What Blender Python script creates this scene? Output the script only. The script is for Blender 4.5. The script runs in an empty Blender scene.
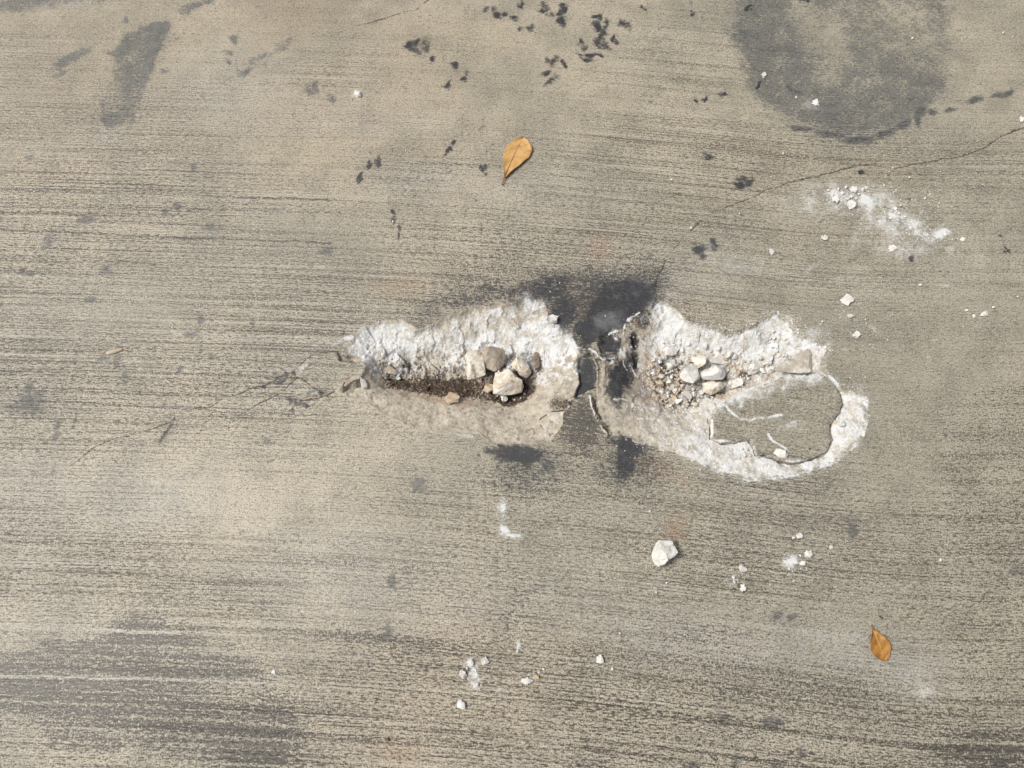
import bpy, bmesh, math, random
import numpy as np
from mathutils import Vector, noise as mnoise

# ------------------------------------------------------------------ camera, sky, sun, exposure
SC = bpy.context.scene
COL = SC.collection
H, TILT, FPX = 1.10, math.radians(20.0), 773.0          # camera height (m), tilt from straight down, focal length in pixels
CT, ST = math.cos(TILT), math.sin(TILT)
CY = -H * math.tan(TILT)
cam = bpy.data.cameras.new('camera'); co = bpy.data.objects.new('camera', cam); COL.objects.link(co)
co.location = (0, CY, H); co.rotation_euler = (TILT, 0, 0)
cam.sensor_width = 36.0; cam.lens = 36.0 * FPX / 1024.0; cam.clip_start = 0.02; cam.clip_end = 2000
SC.camera = co

SUN_EL, SUN_AZ = math.radians(56), math.radians(182)    # azimuth of the sun measured from +X towards +Y (light comes from the left)
w = bpy.data.worlds.new('World'); SC.world = w; w.use_nodes = True
nt = w.node_tree; nt.nodes.clear()
sky = nt.nodes.new('ShaderNodeTexSky'); sky.sky_type = 'NISHITA'; sky.sun_disc = False
sky.sun_elevation = SUN_EL; sky.sun_rotation = math.radians(90) - SUN_AZ
sky.dust_density = 4.0; sky.air_density = 1.0
hs = nt.nodes.new('ShaderNodeHueSaturation'); hs.inputs['Saturation'].default_value = 0.30
bg = nt.nodes.new('ShaderNodeBackground'); bg.inputs['Strength'].default_value = 0.07
wo = nt.nodes.new('ShaderNodeOutputWorld')
nt.links.new(sky.outputs[0], hs.inputs['Color']); nt.links.new(hs.outputs[0], bg.inputs['Color']); nt.links.new(bg.outputs[0], wo.inputs[0])
sl = bpy.data.lights.new('sun', 'SUN'); sl.energy = 2.25; sl.angle = math.radians(24); sl.color = (1.0, 0.95, 0.88)
so = bpy.data.objects.new('sun', sl); COL.objects.link(so)
sd = Vector((math.cos(SUN_AZ) * math.cos(SUN_EL), math.sin(SUN_AZ) * math.cos(SUN_EL), math.sin(SUN_EL)))
so.rotation_euler = sd.to_track_quat('Z', 'Y').to_euler(); so.location = sd * 5
SC.view_settings.view_transform = 'Standard'; SC.view_settings.look = 'None'
SC.view_settings.exposure = 0.62; SC.view_settings.gamma = 1.0; SC.view_settings.use_curve_mapping = False
random.seed(7); rng = np.random.default_rng(7)

# ------------------------------------------------------------------ picture point -> point of the floor, and back
def p2w(px, py, z=0.0):
    px = np.asarray(px, float); py = np.asarray(py, float)
    dx = (px - 512) / FPX; dy = (384 - py) / FPX
    t = (H - z) / (CT - dy * ST)
    return t * dx, CY + t * (dy * CT + ST)
def w2p(x, y, z=0.0):
    a = y - CY; b = z - H
    cy_ = a * CT + b * ST; cz = -a * ST + b * CT
    return 512 + FPX * x / -cz, 384 - FPX * cy_ / -cz

# ------------------------------------------------------------------ numpy noise
def _h(ix, iy, s):
    h = (ix.astype(np.int64) * 374761393 + iy.astype(np.int64) * 668265263 + s * 974634777) & 0xffffffff
    h = ((h ^ (h >> 13)) * 1274126177) & 0xffffffff
    h = ((h ^ (h >> 16)) * 2246822519) & 0xffffffff
    return ((h ^ (h >> 15)) & 0xffff).astype(np.float32) / 65535.0
def vn(x, y, s=0):
    ix = np.floor(x); iy = np.floor(y); fx = (x - ix).astype(np.float32); fy = (y - iy).astype(np.float32)
    fx = fx * fx * (3 - 2 * fx); fy = fy * fy * (3 - 2 * fy)
    a = _h(ix, iy, s); b = _h(ix + 1, iy, s); c = _h(ix, iy + 1, s); d = _h(ix + 1, iy + 1, s)
    return (a + (b - a) * fx) * (1 - fy) + (c + (d - c) * fx) * fy
def fbm(x, y, s=0, o=4, g=0.5):
    r = 0; a = 1.0; t = 0
    ca, sa = math.cos(0.6), math.sin(0.6)
    for i in range(o):
        r = r + a * vn(x, y, s + i * 17); t += a; a *= g
        x, y = 2.03 * (x * ca - y * sa) + 11.3, 2.03 * (x * sa + y * ca) + 5.7
    return r / t - 0.5
def worley(x, y, s=0):
    """F1, facet height (each cell carries a tilted plane) and a random value of the nearest cell."""
    ix = np.floor(x); iy = np.floor(y)
    best = np.full(x.shape, 9.0, np.float32); fac = np.zeros(x.shape, np.float32); rid = np.zeros(x.shape, np.float32)
    for i in (-1, 0, 1):
        for j in (-1, 0, 1):
            cx = ix + i; cy = iy + j
            ox = cx + _h(cx, cy, s); oy = cy + _h(cx, cy, s + 1)
            ddx = (x - ox).astype(np.float32); ddy = (y - oy).astype(np.float32)
            d = ddx * ddx + ddy * ddy
            m = d < best
            best = np.where(m, d, best)
            fac = np.where(m, ddx * (_h(cx, cy, s + 2) - .5) * 2 + ddy * (_h(cx, cy, s + 3) - .5) * 2 + (_h(cx, cy, s + 4) - .5) * .6, fac)
            rid = np.where(m, _h(cx, cy, s + 5), rid)
    return np.sqrt(best), fac, rid
def ss(x, a, b):
    t = np.clip((x - a) / (b - a), 0, 1); return t * t * (3 - 2 * t)

# ------------------------------------------------------------------ signed distances of traced outlines (positive inside), sampled anywhere
class Ras:
    def __init__(s, x0, y0, a, k=1.0, out=0.0): s.x0, s.y0, s.a, s.k, s.out = x0, y0, a, k, out
    def __call__(s, X, Y):
        u = (X - s.x0) * s.k; v = (Y - s.y0) * s.k; h, w_ = s.a.shape
        ok = (u > 0) & (v > 0) & (u < w_ - 1.001) & (v < h - 1.001)
        u = np.clip(u, 0, w_ - 1.001); v = np.clip(v, 0, h - 1.001)
        i = v.astype(np.int32); j = u.astype(np.int32); fu = (u - j).astype(np.float32); fv = (v - i).astype(np.float32)
        r = (s.a[i, j] * (1 - fu) + s.a[i, j + 1] * fu) * (1 - fv) + (s.a[i + 1, j] * (1 - fu) + s.a[i + 1, j + 1] * fu) * fv
        return np.where(ok, r, s.out).astype(np.float32)
def segd(X, Y, a, b):
    ax, ay = a; bx, by = b; vx, vy = bx - ax, by - ay
    t = np.clip(((X - ax) * vx + (Y - ay) * vy) / max(vx * vx + vy * vy, 1e-9), 0, 1)
    return np.hypot(X - ax - t * vx, Y - ay - t * vy), t
def sdf(pts, pad=40):
    xs = [p[0] for p in pts]; ys = [p[1] for p in pts]
    x0, x1, y0, y1 = min(xs) - pad, max(xs) + pad, min(ys) - pad, max(ys) + pad
    X, Y = np.meshgrid(np.arange(x0, x1 + 1), np.arange(y0, y1 + 1))
    d = np.full(X.shape, 1e9); ins = np.zeros(X.shape, bool)
    for a, b in zip(pts, pts[1:] + pts[:1]):
        d = np.minimum(d, segd(X, Y, a, b)[0])
        if a[1] != b[1]:
            c = (a[1] > Y) != (b[1] > Y)
            ins ^= c & (X < (b[0] - a[0]) * (Y - a[1]) / (b[1] - a[1]) + a[0])
    return Ras(x0, y0, np.where(ins, d, -d).astype(np.float32), 1.0, -float(pad))

LEFT = [(345,346),(351,342),(356,332),(367,325),(382,319),(401,319),(417,328),(428,327),(439,318),(457,311),(476,306),(495,304),(514,301),(526,294),(539,295),(545,304),(548,317),(561,326),(571,332),(577,346),(580,354),(580,379),(576,393),(567,399),(562,408),(563,416),(560,428),(551,442),(542,443),(526,443),(495,446),(482,439),(476,432),(445,432),(404,426),(380,412),(366,402),(350,397),(336,391),(347,380),(362,375),(366,366),(362,361),(350,360),(344,353)]
PITL = [(380,364),(386,359),(402,356),(430,357),(458,360),(466,350),(490,346),(520,348),(536,349),(541,362),(534,386),(524,397),(505,402),(490,398),(474,392),(455,391),(436,392),(412,385),(394,384),(382,378)]
RIGHT = [(654,301),(666,301),(677,311),(691,323),(716,326),(735,331),(751,326),(760,317),(779,312),(791,318),(798,329),(810,339),(830,343),(832,351),(824,363),(832,378),(841,386),(858,386),(868,398),(870,417),(865,436),(851,451),(835,464),(810,473),(785,479),(747,482),(722,476),(701,465),(679,454),(644,445),(616,437),(607,426),(598,404),(596,388),(601,373),(607,360),(614,350),(621,336),(635,326),(647,311)]
PITR = [(664,349),(678,346),(692,352),(712,352),(735,358),(752,362),(768,362),(775,368),(764,373),(745,381),(727,388),(712,396),(700,402),(684,405),(668,402),(655,386),(648,370)]
FRAG = [(711,420),(712,438),(723,442),(735,442),(749,439),(754,447),(757,454),(769,454),(785,461),(798,462),(810,459),(826,451),(833,440),(829,428),(835,418),(840,412),(843,403),(840,391),(829,378),(818,373),(808,375),(790,374),(776,380),(754,389),(735,396),(718,404)]
BLACK = [(600,279),(655,279),(654,298),(643,311),(632,318),(624,327),(607,336),(596,345),(584,345),(575,335),(571,322),(584,311),(597,298)]
COLUMN = [(578,354),(590,352),(595,362),(597,386),(588,391),(578,398),(573,396),(580,382)]

# ------------------------------------------------------------------ the floor grid (fine round the damage, growing towards the horizon)
def axis(segs, far):
    a = []
    for x0, x1, d in segs: a += list(np.linspace(x0, x1, max(2, int((x1 - x0) / d)), endpoint=False))
    a.append(segs[-1][1]); g = []; s = 0.004; p = 0
    while p < far: p += s; g.append(p); s *= 1.32
    return np.array([a[0] - q for q in g[::-1]] + a + [a[-1] + q for q in g])
gx = axis([(-0.99, -0.41, .0021), (-0.41, 0.60, .00105), (0.60, 0.99, .0021)], 300)
yb = float(p2w(512, 505)[1]); yt = float(p2w(512, 268)[1])
gy = axis([(-0.56, yb, .0020), (yb, yt, .00105), (yt, 0.80, .0021)], 300)
X, Y = np.meshgrid(gx, gy); NR, NC = X.shape
den = CT * H + ST * (Y - CY)
inview = den > 0.2
Xc = np.where(inview, X, 9); Yc = np.where(inview, Y, 3)
PX, PY = w2p(Xc, Yc)
# rows / columns of the damaged region
r0, r1 = np.searchsorted(gy, [yb, yt]); c0, c1 = np.searchsorted(gx, [-0.41, 0.60])
S = (slice(r0, r1), slice(c0, c1)); px, py = PX[S], PY[S]

# masks, all in 0..1
names = ['oil', 'grey', 'soil', 'powder', 'spall', 'warm', 'streak', 'dirt', 'rust', 'pale', 'olive']
A = {n: np.zeros((NR, NC), np.float32) for n in names}
Z = np.zeros((NR, NC), np.float32)
def put(ch, v, sl=None, mode='max'):
    t = A[ch] if sl is None else A[ch][sl]
    if mode == 'max': np.maximum(t, v, out=t)
    elif mode == 'sub': np.clip(t - v, 0, 1, out=t)
    else: np.clip(t + v, 0, 1, out=t)
WX2 = 26 * fbm(X * 11, Y * 11, 203, 4); WY2 = 26 * fbm(X * 11, Y * 11, 240, 4)
WX = 5 * fbm(X * 45, Y * 45, 3, 4); WY = 5 * fbm(X * 45, Y * 45, 40, 4)      # ragged outlines, in pixels
def win(x0, x1, y0, y1):
    xa, ya = p2w(np.array([x0, x1, x0, x1]), np.array([y0, y0, y1, y1]))
    i0, i1 = np.searchsorted(gy, [ya.min(), ya.max()]); j0, j1 = np.searchsorted(gx, [xa.min(), xa.max()])
    return (slice(max(i0 - 1, 0), i1 + 1), slice(max(j0 - 1, 0), j1 + 1))
def blob(ch, cx, cy, rx, ry, ang=0, v=1.0, soft=.5, rag=1.0, mode='max'):
    m = max(rx, ry) * 1.7 + 8; s = win(cx - m, cx + m, cy - m, cy + m)
    x = PX[s] + rag * WX[s] - cx; y = PY[s] + rag * WY[s] - cy; a = math.radians(ang); c, n = math.cos(a), math.sin(a)
    put(ch, v * ss(-np.hypot((x * c + y * n) / rx, (-x * n + y * c) / ry), -1 - soft, -1 + soft), s, mode)
def area(ch, pts, v=1.0, soft=6, rag=1.0, mode='max', off=0, rag2=0.0):
    f = sdf(pts, 50); xs = [p[0] for p in pts]; ys = [p[1] for p in pts]
    s = win(min(xs) - 50, max(xs) + 50, min(ys) - 50, max(ys) + 50)
    put(ch, v * ss(f(PX[s] + rag * WX[s] + rag2 * WX2[s], PY[s] + rag * WY[s] + rag2 * WY2[s]), -soft + off, soft + off), s, mode)
def line(ch, pts, wd=1.0, v=1.0, soft=.8, rag=.4, mode='max', taper=False):
    xs = [p[0] for p in pts]; ys = [p[1] for p in pts]; m = wd + soft + 6
    s = win(min(xs) - m, max(xs) + m, min(ys) - m, max(ys) + m)
    x = PX[s] + rag * WX[s]; y = PY[s] + rag * WY[s]; d = np.full(x.shape, 1e9)
    for a, b in zip(pts, pts[1:]): d = np.minimum(d, segd(x, y, a, b)[0])
    put(ch, v * (1 - ss(d, wd * .5, wd * .5 + soft)), s, mode); return s, d

# ---- soft stains over the floor
area('grey', [(734,0),(726,28),(734,62),(752,95),(779,118),(817,130),(851,138),(884,136),(911,122),(931,108),(949,86),(955,50),(945,0),(900,-12),(780,-14)], .78, 16, 3, rag2=.7)
area('grey', [(786,-4),(796,33),(817,72),(834,76),(850,60),(846,40),(836,18),(820,8),(800,-6)], .42, 16, 2.5, 'sub', rag2=.6)
blob('grey', 870, 40, 40, 60, 0, .22, .95, 3, 'sub'); blob('grey', 925, 42, 34, 22, 30, .30, .8, 1.5, 'sub'); blob('grey', 905, 8, 30, 14, 0, .2, .8, 1.5, 'sub')
blob('grey', 757, 45, 22, 36, -12, .85, .7)
for q in [(800,128,16,3,8),(832,134,18,4,6),(858,140,20,5,4),(884,134,16,5,-22),(905,124,10,5,-30),(920,112,9,6,-50),(918,122,3,7,5),(950,110,6,3,-20),(976,100,9,4,-15),(1004,94,14,3,-18),(932,112,6,4,0),(790,88,7,3,30),(798,92,9,3,20)]:
    blob('grey', *q, .95, .6)
    blob('oil', q[0], q[1], q[2] * .8, q[3] * .7, q[4], .45, .7)
area('grey', [(107,50),(125,36),(143,27),(157,18),(172,20),(164,40),(154,62),(148,95),(131,122),(107,128),(99,104),(112,80),(118,64)], 1.0, 5, 2.6, rag2=.35)
blob('grey', 120, 98, 24, 24, 0, .34, .95, 4, 'sub'); blob('grey', 140, 58, 10, 14, 20, .25, .95, 4, 'sub'); blob('grey', 112, 88, 10, 16, 0, .40, .9, 2, 'sub'); blob('grey', 125, 60, 12, 5, -40, .35, .9, 2, 'sub'); blob('grey', 140, 100, 8, 14, 10, .2, .9, 2, 'sub')
blob('pale', 112, 134, 16, 8, 0, .35, .7)
blob('grey', 72, 57, 24, 5.5, -27, .85, .6, 1.4); blob('grey', 60, 74, 8, 3, -25, .6)
blob('grey', 30, 2, 60, 9, -8, .7, .8); blob('pale', 60, 4, 30, 5, -5, .4, .8)
for q in [(192,8,14,5,-25),(207,1,8,4,-30),(235,40,5,4,0),(230,53,5,4,20),(228,62,3,2,0),(265,57,5,2,-45),(283,48,7,2,-50),(245,72,9,3,-40),(310,92,5,6,30),(316,88,3,6,10),(330,98,5,4,0),(330,75,2,2,0),(318,82,2,2,0),(332,100,4,3,0),(165,72,4,2,0),(125,20,3,3,0),(155,58,3,2,0),(178,206,5,4,0),(164,213,4,6,15),(85,220,10,5,-10),(210,226,5,4,0),(48,240,9,6,-50),(327,250,8,4,-15),(27,157,6,3,0),(52,157,5,2,0),(106,269,5,6,0),(140,58,8,14,10),(193,165,3,4,0),
          (213,312,0.1,.1,0),(202,320,5,3,0),(190,334,7,3,-15),(180,370,5,2,-65),(212,358,3,3,0),(116,362,5,9,30),(124,378,4,8,20),(104,360,7,3,0),(30,404,16,13,0),(16,408,10,8,0),(40,400,8,9,0),(28,388,5,5,0),(58,424,4,7,20),(76,418,2,9,15),(56,436,4,4,0),(170,425,3,7,25),(166,435,4,7,25),(162,440,3,4,10),(90,300,7,4,0),(30,275,5,3,0),(22,272,4,3,0),(268,440,4,4,0),(392,580,6,9,15),(420,485,11,11,-30),(388,632,5,8,-40),(387,637,8,5,0),(778,616,8,4,-35),(793,620,6,3,-40),(850,520,7,6,0),(852,530,5,8,0),(774,722,12,7,0),(800,752,5,7,0),(776,766,7,4,0),(1017,570,8,6,0),(995,765,8,6,0),(1000,762,10,7,0),(690,765,10,5,0),(740,760,6,6,0),(725,720,9,5,0),(548,468,7,5,0),(528,482,4,5,0)]:
    blob('grey', *q, random.uniform(.7, 1.0), .75, 1.6)
for q in [(494,13,6,6,-30),(511,17,6,5,-20),(521,5,4,4,0),(527,28,6,4,0),(541,10,6,5,0),(557,13,9,6,-10),(562,8,5,6,0),(596,17,6,4,0),(604,30,6,9,20),(602,42,7,6,0),(615,39,4,4,0),(600,55,3,3,0),(586,55,11,4,-12),(580,45,6,4,0),(552,62,6,5,0),(562,66,5,3,0),(548,79,8,4.5,-12),(625,22,6,6,0),(411,50,10,5.5,-5),(422,49,6,8,0),(433,60,4,5,20),(456,66,4.5,6,0),(466,77,4,4,0),(449,84,3,8,35),(453,142,3.5,4,20),(447,152,3,5,20),(483,168,4.5,4,0),(393,217,3,8,0),(398,230,2,5,0),(378,160,4,5,40),(369,165,3,6,35),(360,178,3,6,30),(708,158,4.5,4.5,0),(703,99,4.5,4,0),(723,94,5.5,4.5,0),(760,82,3,4,0),(740,184,9,7,0),(717,243,7,5,0),(700,253,9,6,0),(861,172,3.2,3.2,0),(1012,131,2.2,2.2,0),(912,258,3,5,0),(294,402,7,4,0),(292,408,3,4,0),(304,404,5,3,0),(281,379,6,3,-20),(291,373,5,3,0),(320,391,8,2.5,10),(750,8,4,2,0),(803,2,6,3,0),(645,6,3,3,0),(692,12,3,3,0),(262,384,4,3,0),(505,450,8,5,0),(1005,250,4,1.5,40),(1000,238,3,1.5,0)]:
    for _ in range(4):
        f_ = random.uniform(.45, .8); blob('oil', q[0] + random.gauss(0, .45) * q[2], q[1] + random.gauss(0, .45) * q[3], q[2] * f_, q[3] * f_, q[4] + random.gauss(0, 25), random.uniform(.6, 1.0), .85, 2.0)
blob('oil', 708, 158, 3.5, 3.5, 0, .85, .4, .4); blob('oil', 861, 172, 3.2, 3.0, 0, .95, .3, .3)
# dark coarse patch at the lower left, and other darker cement
area('dirt', [(88,640),(130,608),(168,616),(200,640),(250,652),(288,690),(302,722),(300,790),(236,790),(205,752),(130,748),(60,745),(-20,720),(-60,660),(30,650)], .88, 18, 4, rag2=1.2)
for q in [(240,690,40,14,5,.35),(60,668,60,9,3,.3),(120,735,60,10,4,.4),(185,655,26,10,0,.2),(20,715,60,10,0,.4),(250,700,30,20,0,.25)]: blob('dirt', *q[:5], .75 * q[5], .95, 4, 'sub')
blob('dirt', 40, 690, 80, 26, -8, .55, .8); blob('dirt', 245, 725, 50, 40, 30, .5, .8); blob('dirt', 985, 755, 70, 26, 5, .8, .7); blob('dirt', 775, 690, 170, 30, 8, .45, .9); blob('dirt', 700, 640, 60, 16, 8, .4, .9)
blob('dirt', 700, 740, 60, 18, 0, .4, .8); blob('dirt', 385, 640, 90, 9, 5, .5, .9); blob('dirt', 985, 560, 60, 80, 85, .25, .9); blob('dirt', 520, 620, 26, 22, 90, .25, .9)
blob('dirt', 150, 545, 34, 16, 0, .30, .9); blob('dirt', 590, 250, 60, 22, 0, .25, .9); blob('dirt', 590, 420, 18, 32, 20, .7, .7); blob('dirt', 545, 280, 70, 16, -10, .55, .9); blob('dirt', 690, 318, 40, 18, 30, .35, .9)
blob('dirt', 585, 460, 60, 16, 5, .45, .9); blob('dirt', 510, 240, 150, 9, 3, .25, .9); blob('dirt', 470, 285, 70, 26, -25, .5, .9); blob('dirt', 405, 330, 60, 22, -35, .35, .9); blob('dirt', 565, 315, 22, 20, 40, .75, .8)
blob('dirt', 760, 560, 120, 60, 10, .18, .9); blob('dirt', 620, 470, 40, 22, 10, .5, .9); blob('dirt', 300, 400, 40, 14, -10, .35, .9); blob('dirt', 520, 480, 46, 18, 5, .5, .9)
blob('warm', 600, 248, 12, 14, 0, .45, .9); blob('warm', 400, 288, 26, 12, 0, .4, .9); blob('warm', 675, 530, 12, 14, 30, .65, .7); blob('warm', 400, 752, 30, 16, 0, .6, .9); blob('warm', 590, 640, 40, 10, 5, .35, .9); blob('warm', 770, 170, 60, 26, 0, .25, .9)  # blob just above the large white stone paints its brownish shadow
blob('warm', 290, 10, 60, 40, 0, .45, .9); blob('warm', 880, 170, 40, 20, 0, .3, .9); blob('warm', 160, 70, 22, 18, 0, .35, .9); blob('warm', 470, 640, 140, 30, 5, .25, .9)
blob('warm', 60, 90, 160, 110, 0, .32, 1.0); blob('warm', 330, 90, 160, 90, 0, .22, 1.0); blob('warm', 450, 700, 160, 60, 0, .25, 1.0); blob('warm', 590, 430, 16, 30, 20, .55, .8)
blob('rust', 676, 530, 11, 14, 30, .40, .9, 2); blob('rust', 600, 248, 10, 13, 0, .27, .9, 2); blob('rust', 400, 288, 20, 10, 0, .24, .9, 2); blob('rust', 575, 300, 24, 14, 30, .24, .9, 3); blob('rust', 400, 755, 22, 12, 0, .24, .9, 2); blob('rust', 660, 470, 30, 10, 15, .3, .9, 3)  # first blob: brown shadow of the large white stone, put into the colour
# old drag marks
for pts, wd, v, ch in [([(690,215),(735,190),(760,165)],2,.25,'grey'),([(215,80),(245,70),(285,45)],9,.28,'grey'),([(430,210),(445,240)],2,.25,'grey'),([(575,165),(620,140)],8,.28,'grey'),([(505,625),(510,600),(525,590),(545,585)],6,.35,'grey'),([(500,640),(505,612)],4,.3,'grey'),([(250,62),(270,56),(290,40)],2,.5,'grey'),([(635,72),(645,95),(655,107)],2,.25,'grey'),([(700,252),(722,240)],4,.4,'grey')]:
    line(ch, pts, wd, v, 4, 1.0)
# ---- white powder and smears on the floor
for q in [(838,198,34,16,14,.62),(858,196,22,12,0,.7),(880,212,18,22,-20,.72),(906,226,22,20,30,.66),(930,238,16,9,10,.5),(941,233,11,7,0,1),(866,200,12,8,20,.95),(893,216,9,10,30,.95),(915,230,9,9,30,.9),(832,195,9,7,0,.85),(949,252,6,7,0,.5),(900,242,40,18,10,.5),(812,205,20,14,40,.48),(735,268,46,24,0,.30),(690,282,40,22,-20,.26),(960,262,40,22,0,.28),(780,205,26,18,30,.3),(850,285,70,20,10,.22),(720,255,22,20,0,.34),(715,272,20,10,0,.25),(893,203,9,7,0,.6),(860,215,7,12,-25,.55),(795,222,16,12,0,.25),(950,285,20,4,0,.25),(985,310,30,6,0,.2),(503,512,6,13,0,.85),(498,510,4,5,0,.8),(507,530,7,4,20,1),(513,535,11,4,5,1),(792,563,11,7,0,.95),(733,578,6,8,40,.8),(518,646,3.5,7,0,.95),(474,672,8,16,0,.95),(475,690,6,8,0,.35),(600,664,5,9,0,.4),(500,690,5,7,60,.4),(530,640,7,12,0,.3),(872,600,20,12,0,.2),(926,692,12,6,-30,.5),(912,680,24,22,-30,.3),(840,640,70,14,12,.16),(304,610,1.5,7,-5,.5),(170,158,3,9,-40,.45),(175,162,3,2,0,.7),(357,95,8,7,0,.4),(785,60,12,1.5,5,.4),(810,105,10,5,0,.35),(500,132,10,4,0,.3),(660,280,30,20,-30,.16),(840,320,40,16,10,.18),(690,225,6,3,30,.4),(680,240,3,6,0,.4),(350,335,30,14,0,.1),(555,297,3,2,0,.5),(1012,345,4,2,0,.3),(140,335,0.1,.1,0,.1),(664,575,10,12,0,.3),(655,590,3,3,0,.4),(745,330,60,14,0,.28),(815,335,16,8,0,.5)]:
    blob('powder', *q[:5], q[5], .8, 1.6)
for pts, v in [([(818,263),(806,272)],.6),([(857,218),(859,250)],.3),([(832,277),(850,280)],.35),([(905,235),(960,285)],.1),([(853,250),(856,232)],.4),([(640,80),(646,70)],.15),([(930,284),(948,286)],.4),([(870,327),(880,333)],.4),([(860,290),(875,284)],.3),([(966,330),(1000,320)],.08),([(1010,350),(1020,352)],.25)]:
    line('powder', pts, 2.2, v, 1.6, 1)
for i in range(230):                                   # faint scuffs and specks round the damage
    cx = rng.normal(800, 120); cy = rng.normal(320, 95)
    if 600 < cx < 1020 and 130 < cy < 620: blob('powder', cx, cy, rng.uniform(.8, 5), rng.uniform(.7, 1.6), rng.uniform(-30, 30), rng.uniform(.15, .5), .7, .8)
for i in range(160):
    blob('powder', rng.uniform(0, 1024), rng.uniform(0, 768), rng.uniform(.8, 2.6), rng.uniform(.7, 1.3), rng.uniform(-30, 30), rng.uniform(.15, .4), .7, .6)
for i in range(700):                                   # small dark flecks
    blob('grey', rng.uniform(-20, 1044), rng.uniform(-20, 790), rng.uniform(.9, 4.2), rng.uniform(.7, 1.7), rng.normal(0, 30), rng.uniform(.25, .6), .7, .9)
# pale cement film
for q in [(700,640,110,24,10,.7),(860,655,90,26,12,.85),(400,590,120,40,0,.3),(560,590,30,16,0,.3),(150,500,60,26,0,.4),(330,560,60,30,0,.3),(230,90,60,40,0,.3),(540,190,80,22,0,.25),(430,180,50,14,0,.35),(360,120,80,14,0,.2),(980,300,80,120,0,.1),(660,270,70,26,0,.25),(30,500,60,40,0,.2),(600,600,40,30,40,.25),(760,470,90,30,0,.15)]:
    blob('pale', *q[:5], q[5], .9, 2)

for q in [(900,420,210,330,0,.75),(760,560,240,120,0,.6),(1000,150,120,120,0,.5),(700,300,120,60,0,.4),(560,560,120,60,0,.35)]:
    blob('olive', *q[:5], q[5], .9, 6)
area('dirt', [(596,632),(700,656),(840,684),(940,703),(1040,715),(1040,800),(560,800),(560,650)], .33, 12, 3, rag2=.5)
area('dirt', [(942,400),(1040,380),(1040,700),(950,700)], .24, 14, 3, rag2=.4)
blob('dirt', 485, 292, 60, 14, -14, .6, .9, 3); blob('dirt', 430, 312, 30, 10, -25, .5, .9, 3)
# single long broom lines
for pts, wd, v, ch in [([(-10,676),(90,678),(200,680),(292,685)],1.2,.8,'pale'),([(-10,627),(60,629),(180,633)],1.2,.7,'pale'),([(60,727),(150,731),(240,740)],1.1,.5,'pale'),([(-10,560),(120,565),(330,577)],.9,.5,'pale')]:
    line(ch, pts, wd, v, 1.0, .5)
for pts, v in [([(340,738),(420,742),(600,752),(720,760)],.6),([(340,652),(480,656),(680,670),(860,688)],.6),([(-10,229),(140,236),(330,243)],.8),([(-10,203),(200,208),(340,213)],.6),([(-10,388),(130,388),(250,390)],.4),([(30,400),(200,410),(330,416)],.6),([(340,161),(500,166),(690,196)],.4),([(-10,190),(120,192),(330,200)],.6),([(690,690),(820,704),(900,712)],.5),([(480,690),(600,705),(760,722)],.5),([(-10,540),(150,548)],.4),([(300,560),(520,575),(700,600)],.3)]:
    line('dirt', pts, 1.0, v, 1.4, .6)
for pts, v in [([(-10,676),(90,678),(200,680),(292,685)],1),([(-10,627),(60,629),(180,633)],.8),([(20,727),(150,731),(300,742)],.7),([(-10,700),(100,704),(240,712)],.6),([(40,655),(160,659),(300,668)],.6),([(-10,752),(120,756),(300,768)],.8),([(60,690),(180,694),(260,700)],.5),([(100,645),(220,649)],.5),([(120,716),(230,721),(300,727)],.5),([(940,740),(1030,744)],.5),([(930,760),(1030,766)],.5)]:
    line('dirt', pts, 1.1, v, 1.6, .7, 'sub')
# ---- strength of the broom finish
stv = 0.46 + 1.5 * fbm(X * 3.2, Y * 8, 77, 3)
stv += -0.42 * ss(-PY, -160, -90) + .30 * ss(-PX, -420, -150) * ss(PY, 150, 200) + .25 * ss(PY, 610, 690) * ss(-PX, -960, -700)
stv -= .25 * ss(PX, 700, 900) * ss(-PY, -520, -420)
A['streak'][:] = np.clip(np.where(inview, stv, .5), 0.05, 1)

# ------------------------------------------------------------------ relief of the damage (metres)
wx, wy = WX[S], WY[S]; xs_, ys_ = X[S], Y[S]
rw = 1.5 * fbm(xs_ * 420, ys_ * 420, 9, 2)
sL_, sPL_, sR_, sPR_, sF_ = sdf(LEFT, 60), sdf(PITL, 60), sdf(RIGHT, 60), sdf(PITR, 60), sdf(FRAG, 60)
fx, fy = px + .8 * wx, py + .8 * wy
sL = sL_(fx, fy) + rw; sR = sR_(fx, fy) + rw
sPL = sPL_(px + 1.5 * wx, py + 1.5 * wy); sPR = sPR_(px + 1.2 * wx, py + 1.2 * wy)
def frag_s(a, b, u, v): return sF_(a + .5 * u, b + .5 * v)
sF = frag_s(px, py, wx, wy)
f1, fc1, id1 = worley(xs_ * 55 + 2 * wx * .05, ys_ * 55, 5)      # 18 mm facets
f2, fc2, id2 = worley(xs_ * 170, ys_ * 170, 15)                   # 6 mm
f3, fc3, id3 = worley(xs_ * 330, ys_ * 330, 25)                   # 3 mm grains
n1 = fbm(xs_ * 90, ys_ * 90, 31, 5, .55); n2 = fbm(xs_ * 500, ys_ * 500, 61, 2)
# left hollow: interpolate between rim (0) and pit floor
low = ss(py, 366, 392)
t = np.clip(sL, 0, None) / (np.clip(sL, 0, None) + np.clip(-sPL, 0, None) + 1e-3)
dl = np.where(sL > 0, .026 * ((1 - low) * t ** .85 + low * t ** 1.9) + (.0015 + .0010 * low) * ss(sL, 0, 4), 0)
dl += np.where(sPL > 0, .006 * ss(sPL, 0, 9), 0)
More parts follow.
